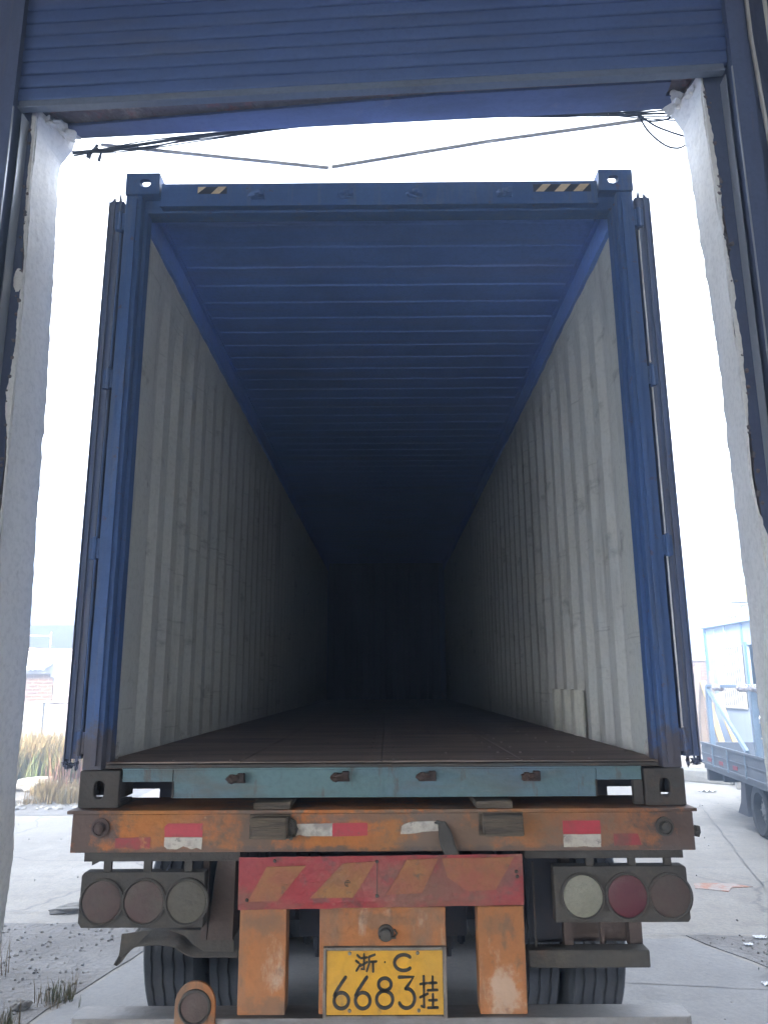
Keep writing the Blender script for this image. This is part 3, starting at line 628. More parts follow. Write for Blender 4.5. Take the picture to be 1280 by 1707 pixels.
# doors folded right back along the sides
for sg in (-1, 1):
    m = MB(); m.box(sg*1.236, sg*1.302, .036, 1.20, 1.385, 3.975, .003)
    dl = m.build('door_leaf', 'doorpaint', ct); part(dl, 'left door leaf folded flat against the side' if sg < 0 else 'right door leaf folded flat against the side')
    m = MB(); m.box(sg*1.246, sg*1.258, .029, .035, 1.378, 3.978); m.box(sg*1.276, sg*1.282, .027, .035, 1.370, 3.982); m.box(sg*1.3025, sg*1.307, .030, .07, 1.365, 3.970)
    m.blob((sg*1.292, .045, 1.362), .016, (1.3, 1.2, .8), 3, 1.2, 2.6); m.blob((sg*1.256, .045, 1.362), .008, (.8, 1, 2.4), 3, 1, 2.6)
    m.prism([(sg*1.246, 3.979), (sg*1.258, 3.979), (sg*1.254, 4.018)], .029, .036); m.prism([(sg*1.280, 3.977), (sg*1.298, 3.976), (sg*1.282, 3.998)], .040, .05)
    m.build('gasket', 'rubber', dl)
    for z0, z1 in ((3.11, 3.78), (2.31, 2.985), (1.50, 2.21)):
        mm = MB(); mm.tube([(sg*1.2335, .012, z0), (sg*1.2335, .012, z1)], .0035, 6); mm.blob((sg*1.2335, .012, z0), .006, ONE, 1, .1, 1)
        mm.build('locking_rod', 'rod' if sg > 0 else 'cblue', dl)
    for z in (3.045, 2.26, 1.45, 3.85):
        mm = MB(); mm.box(sg*1.218, sg*1.262, .012, .05, z-.045, z+.045, .004); mm.tube([(sg*1.240, .014, z-.05), (sg*1.240, .014, z+.05)], .011, 8); mm.build('hinge', 'cblue', dl)

# ------------------------------------------------------------------ trailer
tr = empty('container_trailer', 'grimy orange skeletal trailer carrying the container, yellow plate at its rear', 'trailer', (0, 0, 0))
m = MB(); m.box(-1.218, 1.222, -.050, .16, 1.042, 1.184, .004); m.box(-1.236, 1.236, -.062, .30, 1.186, 1.1985, .002)
for x0, x1, z in ((-1.218, -.96, 1.049), (-.96, 1.222, 1.044)): pass
# scalloped grime-lip of weld beads along the lower edge
rb = m.build('rear_beam', 'orange', tr)
def grimepatch(x0, x1, z0, z1, y, name='grime_patch', mt='grime_brown'):
    n = 40; P = []
    for k in range(n):
        th = 2*math.pi*k/n; rr = 1+.22*noise.noise(Vector((math.cos(th)*1.5+x0*9, math.sin(th)*1.5, 3)))
        c, s_ = math.cos(th), math.sin(th)
        P.append(((x0+x1)/2+(x1-x0)/2*rr*math.copysign(abs(c)**.6, c), min(1.183, max(1.043, (z0+z1)/2+(z1-z0)/2*rr*math.copysign(abs(s_)**.6, s_)))))
    return P
def bolt_lamp(x, z):
    m = MB(); m.lathe([(.036, -.051), (.036, -.060), (.028, -.062), (.026, -.056), (.020, -.056), (.018, -.078), (.010, -.083)], (x, 0, z), 'Y', 20); return m.build('marker_lamp', 'lens_dark' if x < 0 else 'grime', tr, smooth=True)
bolt_lamp(-1.103, 1.135); bolt_lamp(1.106, 1.130)
m = MB(); m.tube([(1.222, -.02, 1.108), (1.236, -.02, 1.108)], .016, 8); m.tube([(1.236, -.02, 1.108), (1.250, -.02, 1.106)], .023, 6); m.build('bolt_knob', 'grime', tr)
def tape(P, mt, y=-.0512, dirt=None):
    m = MB(); out = []
    for i, p in enumerate(P):
        q = P[(i+1) % len(P)]; n = 6
        for k in range(n):
            t = k/n; out.append((p[0]+(q[0]-p[0])*t+.0016*noise.noise(Vector((p[0]*40+t*5, p[1]*30, 1))), p[1]+(q[1]-p[1])*t+.0016*noise.noise(Vector((p[0]*30, t*5+p[1]*40, 5)))))
    m.prism(out, y, y-.0012, 'Y'); return m.build('reflective_tape', mt, tr)
tape([(-.850, 1.100), (-.702, 1.099), (-.702, 1.149), (-.838, 1.149), (-.852, 1.138)], 'tape_red')
tape([(-.850, 1.098), (-.702, 1.097), (-.703, 1.052), (-.722, 1.060), (-.742, 1.054), (-.775, 1.066), (-.800, 1.054), (-.838, 1.056), (-.85, 1.066)], 'tape_white')
tape([(-1.043, 1.096), (-.905, 1.100), (-.905, 1.056), (-.93, 1.060), (-.955, 1.053), (-1.0, 1.062), (-1.043, 1.058)], 'tape_red_dirty')
tape([(-.346, 1.145), (-.194, 1.147), (-.194, 1.100), (-.30, 1.100), (-.32, 1.106), (-.338, 1.101)], 'tape_white')
tape([(-.193, 1.147), (-.056, 1.148), (-.056, 1.101), (-.193, 1.098)], 'tape_red')
tape([(.073, 1.106), (.079, 1.136), (.092, 1.144), (.12, 1.152), (.216, 1.153), (.232, 1.146), (.236, 1.118), (.16, 1.114), (.125, 1.108)], 'tape_white')
tape([(.709, 1.104), (.856, 1.103), (.856, 1.152), (.709, 1.154)], 'tape_red')
tape([(.709, 1.103), (.856, 1.102), (.854, 1.056), (.82, 1.055), (.79, 1.060), (.76, 1.055), (.709, 1.057)], 'tape_white')
tape([(.905, 1.060), (1.012, 1.063), (1.000, 1.104), (.905, 1.104)], 'tape_red_dirty')
def buffer(x0, x1, z0, z1):
    m = MB()
    def top(u, v): return Vector((0, 0, 0))
    m.box(x0, x1, -.112, -.052, z0, z1, .008)
    for v in m.bm.verts: v.co += Vector((noise.noise(v.co*25), noise.noise(v.co*25+Vector((5, 0, 0))), noise.noise(v.co*25+Vector((9, 0, 0)))))*.006
    m.box(x0-.012, x1+.008, -.066, -.0505, z0-.006, z1+.004, .003)
    return m.build('wood_buffer', 'wood', tr)
buffer(-.505, -.365, 1.098, 1.178); buffer(.392, .545, 1.106, 1.184)
m = MB(); m.blob((-.355, -.058, 1.128), .034, (.7, .35, 1.1), 3, .5, 2); m.build('welded_lug', 'grime', tr)
for x0, x1 in ((-.505, -.36), (.37, .515)):
    m = MB(); m.box(x0, x1, -.055, .20, 1.200, 1.226, .006)
    for v in m.bm.verts: v.co += Vector((noise.noise(v.co*20), 0, noise.noise(v.co*20+Vector((9, 0, 0)))))*.005
    m.build('wood_shim', 'wood', tr)
# hanging rubber strap
m = MB()
def strap(u, v):
    P = [(.212, -.054, 1.152), (.236, -.060, 1.148), (.246, -.068, 1.12), (.258, -.086, 1.07), (.275, -.104, 1.038)]
    f = u*4; i = min(3, int(f)); t = f-i; p = Vector(P[i]).lerp(Vector(P[i+1]), t); wd = .012+.042*min(1, u*1.6)
    return p+Vector((wd*(v-.5)-.004*u, .004*math.sin(v*5), .01*(v-.5)))
m.grid(strap, 24, 6); m.build('rubber_strap', 'grime', tr, smooth=True, solid=.004)
# chevron board
m = MB(); n = 40
CH = lambda u: 1.034+.009*u
def chev(u, v):
    x = -.545+1.082*u; zt = 1.034+.008*u; zb = .848+.014*u
    return Vector((x, -.102+.004*noise.noise(Vector((x*4, v*2, 1)))+(.006*math.exp(-(v/.08)**2)), zb+(zt-zb)*v+.0025*noise.noise(Vector((x*12, v*2, 0)))))
m.grid(chev, n, 8)
cb = m.build('chevron_board', 'chev_red', tr, solid=.004)
def cpx(px, py):   # board picture coordinates (crop of 1180 x 215) to metres
    return (-.545+(px-50)/1165*1.082, 1.036-(py-28)/212*.186+.009*(px-50)/1165)
m = MB()
for P in ([(165, 68), (325, 66), (212, 206), (92, 206)], [(478, 58), (612, 52), (520, 196), (345, 196)], [(742, 46), (868, 44), (800, 182), (655, 186)], [(885, 44), (1180, 42), (1100, 172), (985, 176), (905, 120)]):
    m.prism([cpx(*p) for p in P], -.1065, -.1105, 'Y')
m.build('stripe', 'chev_yel', cb)
m = MB(); q = cpx(497, 138)
m.tube([(q[0]+.010*math.cos(a), -.112, q[1]+.011*math.sin(a)) for a in [k*math.pi/5 for k in range(9)]], .0012, 4); m.tube([(q[0], -.112, q[1]+.012), (q[0]-.001, -.112, q[1]-.010)], .0012, 4); m.tube([(q[0]-.007, -.112, q[1]+.003), (q[0]+.007, -.112, q[1]+.003)], .0012, 4)
m.build('stamp_mark', 'ink', cb)
for (x, y) in ((617, 52), (617, 190), (197, 44), (1187, 100), (1190, 120), (88, 200)):
    m = MB(); q = cpx(x, y); m.lathe([(.001, -.1175), (.005, -.116), (.007, -.111)], (q[0], 0, q[1]), 'Y', 8); m.build('rivet', 'grime', cb)
m = MB()
m.tube([(*cpx(618, 50)[:1], -.109, cpx(618, 50)[1]), (cpx(617, 195)[0], -.109, cpx(617, 195)[1])], .0014, 4)
m.build('seam', 'grime', cb)
# legs and number plate board
def boardbox(x0, x1, z0, z1, y0, y1, name, mt):
    m = MB(); m.box(x0, x1, y0, y1, z0, z1, .004); return m.build(name, mt, tr)
part(boardbox(-.540, -.362, .484, .846, -.078, .02, 'bumper_leg', 'orange_leg'), 'left orange leg')
part(boardbox(.362, .538, .484, .852, -.078, .02, 'bumper_leg', 'orange_leg'), 'right orange leg with pale scuffs')
pb = boardbox(-.237, .241, .486, .850, -.078, -.066, 'plate_board', 'orange_leg')
m = MB(); m.lathe([(.030, -.079), (.030, -.086), (.022, -.090), (.020, -.108), (.008, -.114)], (.014, 0, .762), 'Y', 20); m.box(-.012, .052, -.094, -.079, .744, .752, .002); m.tube([(.045, -.085, .775), (.056, -.085, .762), (.045, -.085, .748)], .004, 6)
m.build('plate_lamp', 'grime', tr, smooth=True)
# number plate
x0, x1, z0, z1 = -.208, .226, .489, .706
m = MB(); m.box(x0-.012, x1+.014, -.088, -.079, z0-.010, z1+.012, .003)
for a in ((x0-.012, x0, z0-.01, z1+.012), (x1, x1+.014, z0-.01, z1+.012), (x0, x1, z1, z1+.012), (x0, x1, z0-.010, z0)): m.box(a[0], a[1], -.100, -.0885, a[2], a[3], .003)
lp = m.build('plate_frame', 'plate_rim', tr)
MB().box(x0+.001, x1-.001, -.094, -.0885, z0+.001, z1-.001, .001).build('number_plate', 'plate', lp)
def lx(px, py): return (x0+(px-408)/462*(x1-x0), z1-(py-416)/254*(z1-z0))
ink = MB()
def stroke(P, r, closed=False):
    """flat-topped raised stroke along a polyline"""
    pts = [Vector((*lx(*p),)) for p in P]; 
    L_, R_ = [], []
    for i, p in enumerate(pts):
        a = pts[i-1] if i else p; b = pts[i+1] if i < len(pts)-1 else p
        t = (b-a); t = t.normalized() if t.length > 1e-9 else Vector((1, 0)); nn = Vector((-t.y, t.x)); L_.append(p+nn*r); R_.append(p-nn*r)
    for k in range(len(pts)-1):
        ink.prism([tuple(L_[k]), tuple(L_[k+1]), tuple(R_[k+1]), tuple(R_[k])], -.0985, -.0945, 'Y')
    for p in (pts[0], pts[-1]):
        ink.prism([(p.x+r*.98*math.cos(a), p.y+r*.98*math.sin(a)) for a in [k*math.pi/5 for k in range(10)]], -.0984, -.0945, 'Y')
def arc(cx, cy, rx, ry, a0, a1, n=22): return [(cx+rx*math.cos(R(a0+(a1-a0)*k/n)), cy+ry*math.sin(R(a0+(a1-a0)*k/n))) for k in range(n+1)]
r1, r3 = .0058, .0040
for dx in (0, 84):
    stroke([(484+dx, 521), (470+dx, 541), (450+dx, 572), (440+dx, 592)], r1); stroke(arc(468+dx, 612, 29, 31, 0, 360, 28), r1)
stroke(arc(639, 549, 25, 24, 0, 360, 24), r1); stroke(arc(638, 608, 32, 33, 0, 360, 28), r1)
stroke([(696, 521), (752, 521), (722, 566)], r1); stroke(arc(724, 604, 32, 38, -95, 150, 24), r1)
stroke(arc(714, 464, 36, 31, 45, 315, 26), r1)
ink.prism([(lx(640, 462)[0]+.003*math.cos(a), lx(640, 462)[1]+.003*math.sin(a)) for a in [k*math.pi/5 for k in range(10)]], -.0985, -.0945, 'Y')
for S in ([(530, 434), (540, 443)], [(525, 456), (536, 464)], [(527, 495), (533, 486), (542, 470)], [(545, 446), (568, 443)], [(557, 430), (557, 492), (548, 488)], [(543, 476), (569, 462)],
          [(600, 432), (576, 441)], [(577, 440), (577, 468), (568, 497)], [(578, 461), (606, 459)], [(593, 461), (593, 499)]): stroke(S, .0037)
for S in ([(779, 549), (806, 545)], [(793, 518), (793, 642), (783, 634)], [(778, 600), (808, 586)], [(813, 545), (843, 544)], [(828, 520), (828, 573)], [(808, 573), (846, 572)],
          [(813, 612), (843, 611)], [(828, 588), (828, 640)], [(808, 641), (846, 640)]): stroke(S, r3)
ink.build('plate_characters', 'ink', lp)
for px, py in ((500, 427), (770, 427), (500, 652), (772, 652)): m = MB(); q = lx(px, py); m.lathe([(.007, -.0945), (.006, -.099), (.002, -.101)], (q[0], 0, q[1]), 'Y', 10); m.build('plate_screw', 'bumper', lp, smooth=True)
# lamp clusters
def cluster(x0, x1, z0, z1, xs, mats, left):
    m = MB(); c = .018
    P = [(x0+c*.6, z0), (x1, z0), (x1, z1), (x0+.010, z1), (x0, z1-.012), (x0-.002, z0+c)] if left else [(x0, z0), (x1-c*.5, z0), (x1, z0+c*.7), (x1-.002, z1-.008), (x1-.008, z1), (x0, z1)]
    m.prism(P, -.030, .03, 'Y'); o = m.build('lamp_panel', 'grime', tr, bev=.003)
    for x, mt in zip(xs, mats):
        zc = (z0+z1)/2-.006
        mm = MB(); mm.lathe([(.086, -.0305), (.086, -.040), (.080, -.043), (.076, -.038), (.076, -.0305)], (x, 0, zc), 'Y', 40); rg = mm.build('lamp_ring', 'grime', o, smooth=True)
        mm = MB(); mm.lathe([(.0755, -.031)]+[(.0755-.0735*q/22, -.036-.006*(q/22)**.5-(.0006 if q % 2 else 0)) for q in range(23)], (x, 0, zc), 'Y', 40); mm.build('lens', mt, o, smooth=True)
    return o
cluster(-1.172, -.690, .768, .967, (-1.085, -.921, -.755), ('lens_dark', 'lens_dark', 'lens_grey'), True)
cluster(.668, 1.187, .780, .981, (.776, .948, 1.114), ('lens_white', 'lens_red', 'lens_dark'), False)
m = MB(); m.box(-1.168, -.555, -.03, .04, 1.006, 1.040, .003); m.prism([(-1.135, 1.006), (-1.105, 1.006), (-1.135, .992)], -.03, -.02); m.box(-1.092, -1.063, -.02, .0, .962, 1.008); m.box(-.935, -.905, -.02, .0, .962, 1.008); m.box(-.775, -.745, -.02, .0, .962, 1.008)
m.build('lamp_bracket', 'grime', tr)
m = MB(); m.box(.56, 1.178, -.03, .04, 1.010, 1.040, .003)
for x in (.80, .965, 1.105): m.box(x, x+.028, -.02, .0, .976, 1.012)
m.build('lamp_bracket', 'grime', tr)
for a in ((-.88, -.865), (-.83, -.85), (1.13, 1.12), (.87, .90)): m = MB(); m.tube([(a[0], .0, 1.012), ((a[0]+a[1])/2+.006, -.01, .99), (a[1], .0, .966)], .003, 5); m.build('lamp_wire', 'black', tr)
# frame: rails, crossmembers, axles
m = MB()
for sg in (-1, 1):
    m.box(sg*.40, sg*.54, .17, 12.0, 1.165, 1.183); m.box(sg*.465, sg*.475, .17, 12.0, .80, 1.164); m.box(sg*.40, sg*.54, .17, 12.0, .785, .80)
yy = .9
while yy < 12: m.box(-1.15, 1.15, yy, yy+.06, 1.02, 1.16); yy += 1.3
m.build('chassis_rail', 'frame', tr)
m = MB()
for k in range(3):
    yc = 1.22+1.31*k
    m.box(-.9, .9, yc-.06, yc+.06, .46, .58, .01)
    for sg in (-1, 1):
        m.box(sg*.42, sg*.52, yc-.5, yc+.5, .60, .66, .004); m.box(sg*.40, sg*.54, yc-.14, yc+.14, .67, .79); 
        for yb in (-.1, .1): m.tube([(sg*.40, yc+yb, .80), (sg*.40, yc+yb, .36)], .012, 6); m.tube([(sg*.40, yc+yb, .42), (sg*.40, yc+yb, .37)], .022, 6)
m.build('axle', 'frame', tr)
for sg in (-1, 1):
    m = MB()   # hangers, brake chambers between the legs
    m.box(sg*.25, sg*.36, .35, .50, .62, .84, .01); m.lathe([(.07, 0), (.085, .02), (.085, .12), (.06, .15)], (sg*.30, .55, .68), 'Y', 16); m.tube([(sg*.285, .40, .64), (sg*.285, .40, .56)], .018, 8); m.tube([(sg*.285, .40, .57), (sg*.285, .40, .53)], .010, 8); m.box(sg*.20, sg*.44, .45, .56, .72, .80)
    m.tube([(sg*.26, .3, .96), (sg*.27, .32, .80)], .014, 6)
    m.build('suspension_bracket', 'frame', tr)
# wheels
def tyre_profile(w):
    rr = .515; h = w/2; P = [(.30, -h*.62), (.33, -h*.80), (.40, -h), (.45, -h*.99), (rr-.035, -h*.94), (rr-.012, -h*.88), (rr-.003, -h*.82)]
    g = [-.56, -.19, .19, .56]; gw = .014
    for q in g: P += [(rr, q*h-gw*.5-.001), (rr-.016, q*h-gw*.35), (rr-.016, q*h+gw*.35), (rr, q*h+gw*.5+.001)]
    P += [(rr-.003, h*.82), (rr-.012, h*.88), (rr-.035, h*.94), (.45, h*.99), (.40, h), (.33, h*.80), (.30, h*.62)]
    return P
def wheel():
    m = MB(); m.lathe([(.299, -.085), (.305, -.09), (.285, -.06), (.27, .02), (.16, .05), (.14, .10), (.10, .12), (.02, .12)], (0, 0, 0), 'X', 36)
    wo = m.build('wheel', 'rim', None, smooth=True)
    t = MB(); n = 72; prof = tyre_profile(.275)
    t.lathe(prof, (0, 0, 0), 'X', n)
    # wavy groove edges
    for v in t.bm.verts:
        r_ = math.hypot(v.co.y, v.co.z)
        if r_ > .49 and abs(v.co.x) < .10: v.co.x += .003*math.sin(math.atan2(v.co.z, v.co.y)*48)
    ty = t.build('tyre', 'tyre', wo, smooth=True); return wo
W0 = wheel(); first = True
for k in range(3):
    for x in (-1.005, -.695, .70, 1.01):
        o = W0 if first else copy_tree(W0); first = False
        o.parent = tr; o.location = (x, 1.20+1.31*k, .515); o.rotation_euler = (random.random()*6, 0, 0 if x > 0 else math.pi)
        o['group'] = 'tyres of the trailer'
# mudguards
m = MB()
def mg(u, v):
    x = -1.06+.48*u; y = .14+.5*v
    z = .705-.055*math.exp(-((u-.02)/.06)**2)-(.045/(1+math.exp(-(u-.52)*30)))+.004*noise.noise(Vector((x*9, y*5, 0)))
    return Vector((x, y-.06*math.exp(-(u/.08)**2), z-.05*(1-v)**3))
m.grid(mg, 40, 8); m.build('mudguard', 'grime', tr, smooth=True, solid=.006)
m = MB(); m.prism([(-1.052, .700), (-.93, .715), (-.995, .655), (-1.058, .612)], .13, .136); m.prism([(-.86, .71), (-.60, .71), (-.60, .63), (-.72, .632), (-.76, .655), (-.80, .69)], .14, .148)
m.build('torn_mudflap', 'grime', tr)
m = MB(); m.prism([(-.690, .70), (-.59, .70), (-.585, 1.03), (-.655, 1.03)], .05, .30); m.box(-.715, -.692, .05, .08, .70, 1.02); m.build('mudflap_hanger', 'grime_brown', tr)
m = MB(); m.prism([(.60, .655), (.745, .655), (.720, 1.03), (.64, 1.03), (.60, .99)], .16, .17); m.build('mudflap', 'frame', tr)
m = MB(); m.box(.745, 1.02, .17, .18, .655, .80); m.box(.720, .755, .08, .12, .66, 1.02); m.box(.87, .884, .10, .12, .655, .80); m.box(.985, 1.035, .10, .15, .655, .79); m.build('mudflap_hanger', 'grime_brown', tr)
m = MB(); m.box(.565, 1.036, .02, .10, .604, .668, .008); m.box(.60, .608, .06, .066, .668, .98); m.build('mudguard_bar', 'grime', tr)
# underrun bumper bar
m = MB(); x0, x1 = -1.150, 1.138; zb, zt = .38, .482
P = [(x0+.02, -.10), (x1-.02, -.10), (x1, -.085), (x1, .02), (x0, .02), (x0, -.085)]
m.prism(P, zb, zt, 'Z'); m.build('bumper_bar', 'bumper', tr, bev=.004)
# round marker on its bracket
m = MB(); P = [(-.762, .44), (-.612, .44), (-.612, .54)]+[(-.687+.075*math.cos(a), .535+.078*math.sin(a)) for a in [math.pi*k/14 for k in range(1, 14)]]+[(-.762, .54)]
m.prism(P, -.118, -.104, 'Y'); mb = m.build('marker_bracket', 'orange_leg', tr, bev=.003)
m = MB(); m.lathe([(.060, -.1185), (.060, -.130), (.053, -.134), (.050, -.128), (.050, -.1185)], (-.687, 0, .528), 'Y', 32); m.build('lamp_ring', 'grime', mb, smooth=True)
m = MB(); m.lathe([(.0495, -.119), (.0495, -.126), (.03, -.130), (.002, -.131)], (-.687, 0, .528), 'Y', 32); m.build('lens', 'lens_dark', mb, smooth=True)

# ------------------------------------------------------------------ left background
lb = empty('outbuilding', 'sunlit whitewashed brick outbuilding with dark roof behind the dry grass', 'building', (-8.5, 16, 0))
def P_(x0, x1, y0, y1, z0, z1, name, mt, par, org, bev=0):
    m = MB(); m.box(x0-org[0], x1-org[0], y0-org[1], y1-org[1], z0-org[2], z1-org[2], bev); return m.build(name, mt, par)
o_ = (-8.5, 16, 0)
P_(-12, -4.5, 16, 16.24, -.4, 2.55, 'wall', 'white_wall', lb, o_)
P_(-8.92, -8.22, 15.97, 16.0, 1.30, 1.86, 'exposed_brick', 'brick_tan', lb, o_)
P_(-8.92, -8.30, 15.965, 15.969, 1.86, 1.95, 'exposed_brick', 'brick_tan', lb, o_)
P_(-12, -4.5, 15.90, 16.0, 1.262, 1.292, 'ledge', 'pink', lb, o_)
P_(-12, -8.40, 15.94, 15.99, .25, 1.26, 'shaded_panel', 'slab', lb, o_)  # darker panel stands for the shaded part of the facade
m = MB()
for k in range(10): m.tube([(-9.4+k*.12-o_[0], 15.55-16, 2.08), (-9.4+k*.12-o_[0], 15.99-16, 2.20)], .055, 8)
m.build('tile_awning', 'rooftile', lb, smooth=True)
m = MB(); m.tube([(-3.6, -.03, 2.63), (-.2, -.05, 2.55), (1.2, -.05, 2.47), (3, -.05, 2.42)], .022, 6); m.build('wall_pipe', 'pink', lb)
m = MB(); m.tube([(-4, .5, 3.02), (-.10, .5, 2.90)], .012, 5); m.tube([(-.10, .5, 3.0), (-.10, .5, 2.5)], .015, 5); m.build('roof_railing', 'pink', lb)
m = MB(); m.prism([(-4, 2.5), (-4, 3.35), (-.4, 3.33), (.2, 3.28), (1.6, 3.55), (4, 4.0), (4, 2.5)], 2.5, 2.7, 'Y'); m.build('roof', 'roof_grey', lb)
m = MB(); m.prism([(-.05, 2.4), (-.05, 2.75), (1.3, 3.12), (4, 3.7), (4, 2.4)], 2.3, 2.49, 'Y'); m.build('gable', 'cabin_grey', lb)
m = MB()
for x in (-.4, -.15): m.box(x+1.15, x+1.21, -.02, 0, 2.02, 2.07)
m.build('vent_hole', 'dark', lb)
# stepped remains of a brick wall in front
bw = empty('broken_wall', 'stepped remains of a tan brick wall in front of the outbuilding', 'wall', (-7.9, 13.6, 0))
m = MB()
for i, (x, h) in enumerate(((-.9, .12), (-.72, .28), (-.54, .44), (-.36, .60), (-.14, .86), (.10, .50), (.34, .35), (.58, .2))): m.box(x, x+.179+.04*(i > 3), -.12, .12, -.1, h, .006)
m.build('brick_steps', 'brick_tan', bw); MB().box(-.62, -.38, -.13, .11, 1.0, 1.2, .01).build('loose_brick', 'brick_tan', bw); MB().box(-1.1, -.36, .12, .30, -.1, .99, .01).build('white_render', 'white_wall', bw)
# mound with dry grass, rubble
m = MB()
def mound(u, v):
    x = -13+9.2*u; y = 7.4+7.2*v; e = min(1, v*3)*min(1, (1-u)*4)
    if y < 7.9+.5*math.sin(x*2): e *= .3
    return Vector((x, y, .004+.30*e*(.7+.5*noise.noise(Vector((x*.8, y*.8, 0))))))
m.grid(mound, 50, 40); tag(m.build('verge', 'dirtpatch', smooth=True), kind='structure')
def blades(name, spots, mt, hmin, hmax, wd=.006, lean=.35):
    m = MB()
    for (x, y, z) in spots:
        h = random.uniform(hmin, hmax); a = random.random()*6.28; ln = random.uniform(.05, lean)*h; b = Vector((x, y, z)); dx, dy = math.cos(a), math.sin(a); sd_ = Vector((-dy, dx, 0))*wd*random.uniform(.6, 1.4)
        mid = b+Vector((dx*ln*.4, dy*ln*.4, h*.6)); tip = b+Vector((dx*ln, dy*ln, h))
        v = [m.bm.verts.new(p) for p in (b-sd_, b+sd_, mid+sd_*.7, mid-sd_*.7, tip)]
        m.bm.faces.new((v[0], v[1], v[2], v[3])); m.bm.faces.new((v[3], v[2], v[4]))
    me = bpy.data.meshes.new(name); m.bm.to_mesh(me); m.bm.free(); me.materials.append(MT[mt]); o = bpy.data.objects.new(name, me); COL.objects.link(o); return tag(o, kind='stuff')
def sp(n, x0, x1, y0, y1, z=0., thr=-.2, f=1.2):
    out = []
    while len(out) < n:
        x = random.uniform(x0, x1); y = random.uniform(y0, y1)
        if noise.noise(Vector((x*f, y*f, 4))) > thr: out.append((x, y, z))
    return out
blades('dry_grass', sp(7000, -9.5, -4.5, 9.2, 12.5, .15, -.05), 'grass_dry', .2, .85, .009, .6)
blades('dry_grass', sp(3500, -8.0, -4.3, 8.0, 9.6, .05, 0), 'grass_dry', .06, .3, .006)
blades('green_grass', sp(4500, -9.5, -4.8, 9.3, 12.5, .15, -.02, .8), 'grass_green', .15, .6, .010, .7)
blades('red_weed', sp(160, -5.3, -4.6, 9.0, 10.0, .1, -1), 'weed_red', .2, .65, .008)
blades('green_grass', sp(1500, -2.5, -1.62, .75, 1.55, 0, -.02, 2.2), 'grass_green', .03, .12, .0025)
blades('dry_grass', sp(500, -2.5, -1.7, .8, 1.6, 0, -.1, 2.2), 'grass_dry', .04, .16, .002, .6)
blades('dry_grass', [(-2.30+random.uniform(-.06, .06), 1.75+random.uniform(-.05, .05), 0) for k in range(14)], 'grass_dry', .12, .28, .0022, .5)
def rock(label, c, r, sc, mt='stone', grp=None):
    m = MB(); m.blob((0, 0, 0), r, sc, 3, .55, 1.7); o = m.build('rock', mt); o.location = c; o.rotation_euler = (0, 0, random.random()*.4); return tag(o, label, 'rock', grp)
G_ = 'rubble along the edge of the grass'
rock('long pale slab of rubble lying in the dry grass', (-5.35, 9.3, .16), .16, (3.0, 1, .75), grp=G_)
rock('rounded grey rock at the left end of the grass verge', (-6.05, 8.75, .14), .19, (1, 1, .9), grp=G_)
rock('flat white rock nearest the trailer at the verge', (-4.75, 8.7, .08), .14, (2.0, 1, .6), grp=G_)
rock('small white stone at the foot of the verge, in front of the long slab', (-5.2, 8.25, .05), .10, (1.3, 1, .7), grp=G_)
rng = random.Random(5)
gb2 = MB()
for k in range(140):
    x = rng.uniform(-6.3, -4.2); y = 7.75+rng.uniform(0, .9)+.25*(x+4.2)*-.3; gb2.blob((x, y, .02), rng.uniform(.02, .06), (1.3, 1, .7), 1, .5, 2)
tag(gb2.build('rubble', 'stone'), kind='stuff')
rock('grey broken brick lump beside the lamp cluster on the concrete', (-2.35, 3.05, .02), .06, (2.8, 1, .6), 'slab')
rock('pale stone in the grass at the lower left corner', (-1.93, 1.27, .02), .035, (1.3, 1, .9))

# ------------------------------------------------------------------ right background
cbn = empty('site_cabin', 'pale blue prefab site cabin with barred window and dark doorway', 'cabin', (7.35, 14.6, 0))
def Q(x0, x1, y0, y1, z0, z1, name, mt, bev=0, par=None): return P_(x0, x1, y0, y1, z0, z1, name, mt, par or cbn, (7.35, 14.6, 0), bev)
Q(7.36, 7.42, 14.02, 14.6, .24, 2.86, 'wall', 'cabin_white'); Q(7.36, 7.42, 12.78, 14.02, .24, 1.14, 'wall', 'cabin_white'); Q(7.36, 7.42, 12.78, 14.02, 2.41, 2.86, 'wall', 'cabin_white')
Q(7.36, 7.42, 12.62, 12.78, .24, 2.86, 'wall', 'cabin_white'); Q(7.36, 7.42, 11.6, 12.62, 2.40, 2.86, 'wall', 'cabin_white'); Q(7.36, 7.42, 8.0, 11.6, .24, 2.86, 'wall', 'cabin_white')
Q(7.36, 11, 14.6, 14.66, .24, 2.86, 'wall', 'cabin_white'); Q(7.43, 11, 7.94, 8.0, .24, 2.86, 'wall', 'cabin_white'); Q(10.9, 10.95, 8.0, 14.6, .24, 2.86, 'wall', 'cabin_white')
Q(7.25, 11.2, 7.8, 14.75, 2.865, 2.95, 'roof', 'cabin_grey')
Q(7.335, 7.358, 14.56, 14.66, .24, 2.86, 'corner_trim', 'cabin_blue'); Q(7.33, 7.358, 12.60, 12.66, .24, 2.40, 'door_trim', 'cabin_blue'); Q(7.33, 7.358, 12.60, 12.66, 2.40, 2.46, 'door_trim', 'cabin_blue'); Q(7.335, 7.358, 12.72, 12.77, 2.46, 2.86, 'panel_joint', 'cabin_blue')
Q(7.335, 7.358, 14.1, 14.13, 2.45, 2.86, 'panel_joint', 'cabin_grey'); Q(7.335, 7.358, 13.55, 13.6, 2.45, 2.86, 'panel_joint', 'cabin_grey'); 
win = Q(7.38, 7.40, 12.80, 14.0, 1.14, 2.40, 'window', 'glass')
m = MB()
def b_(y0, y1, z0, z1, x0=-.05, x1=-.02): m.box(x0, x1, y0-14.6, y1-14.6, z0, z1)
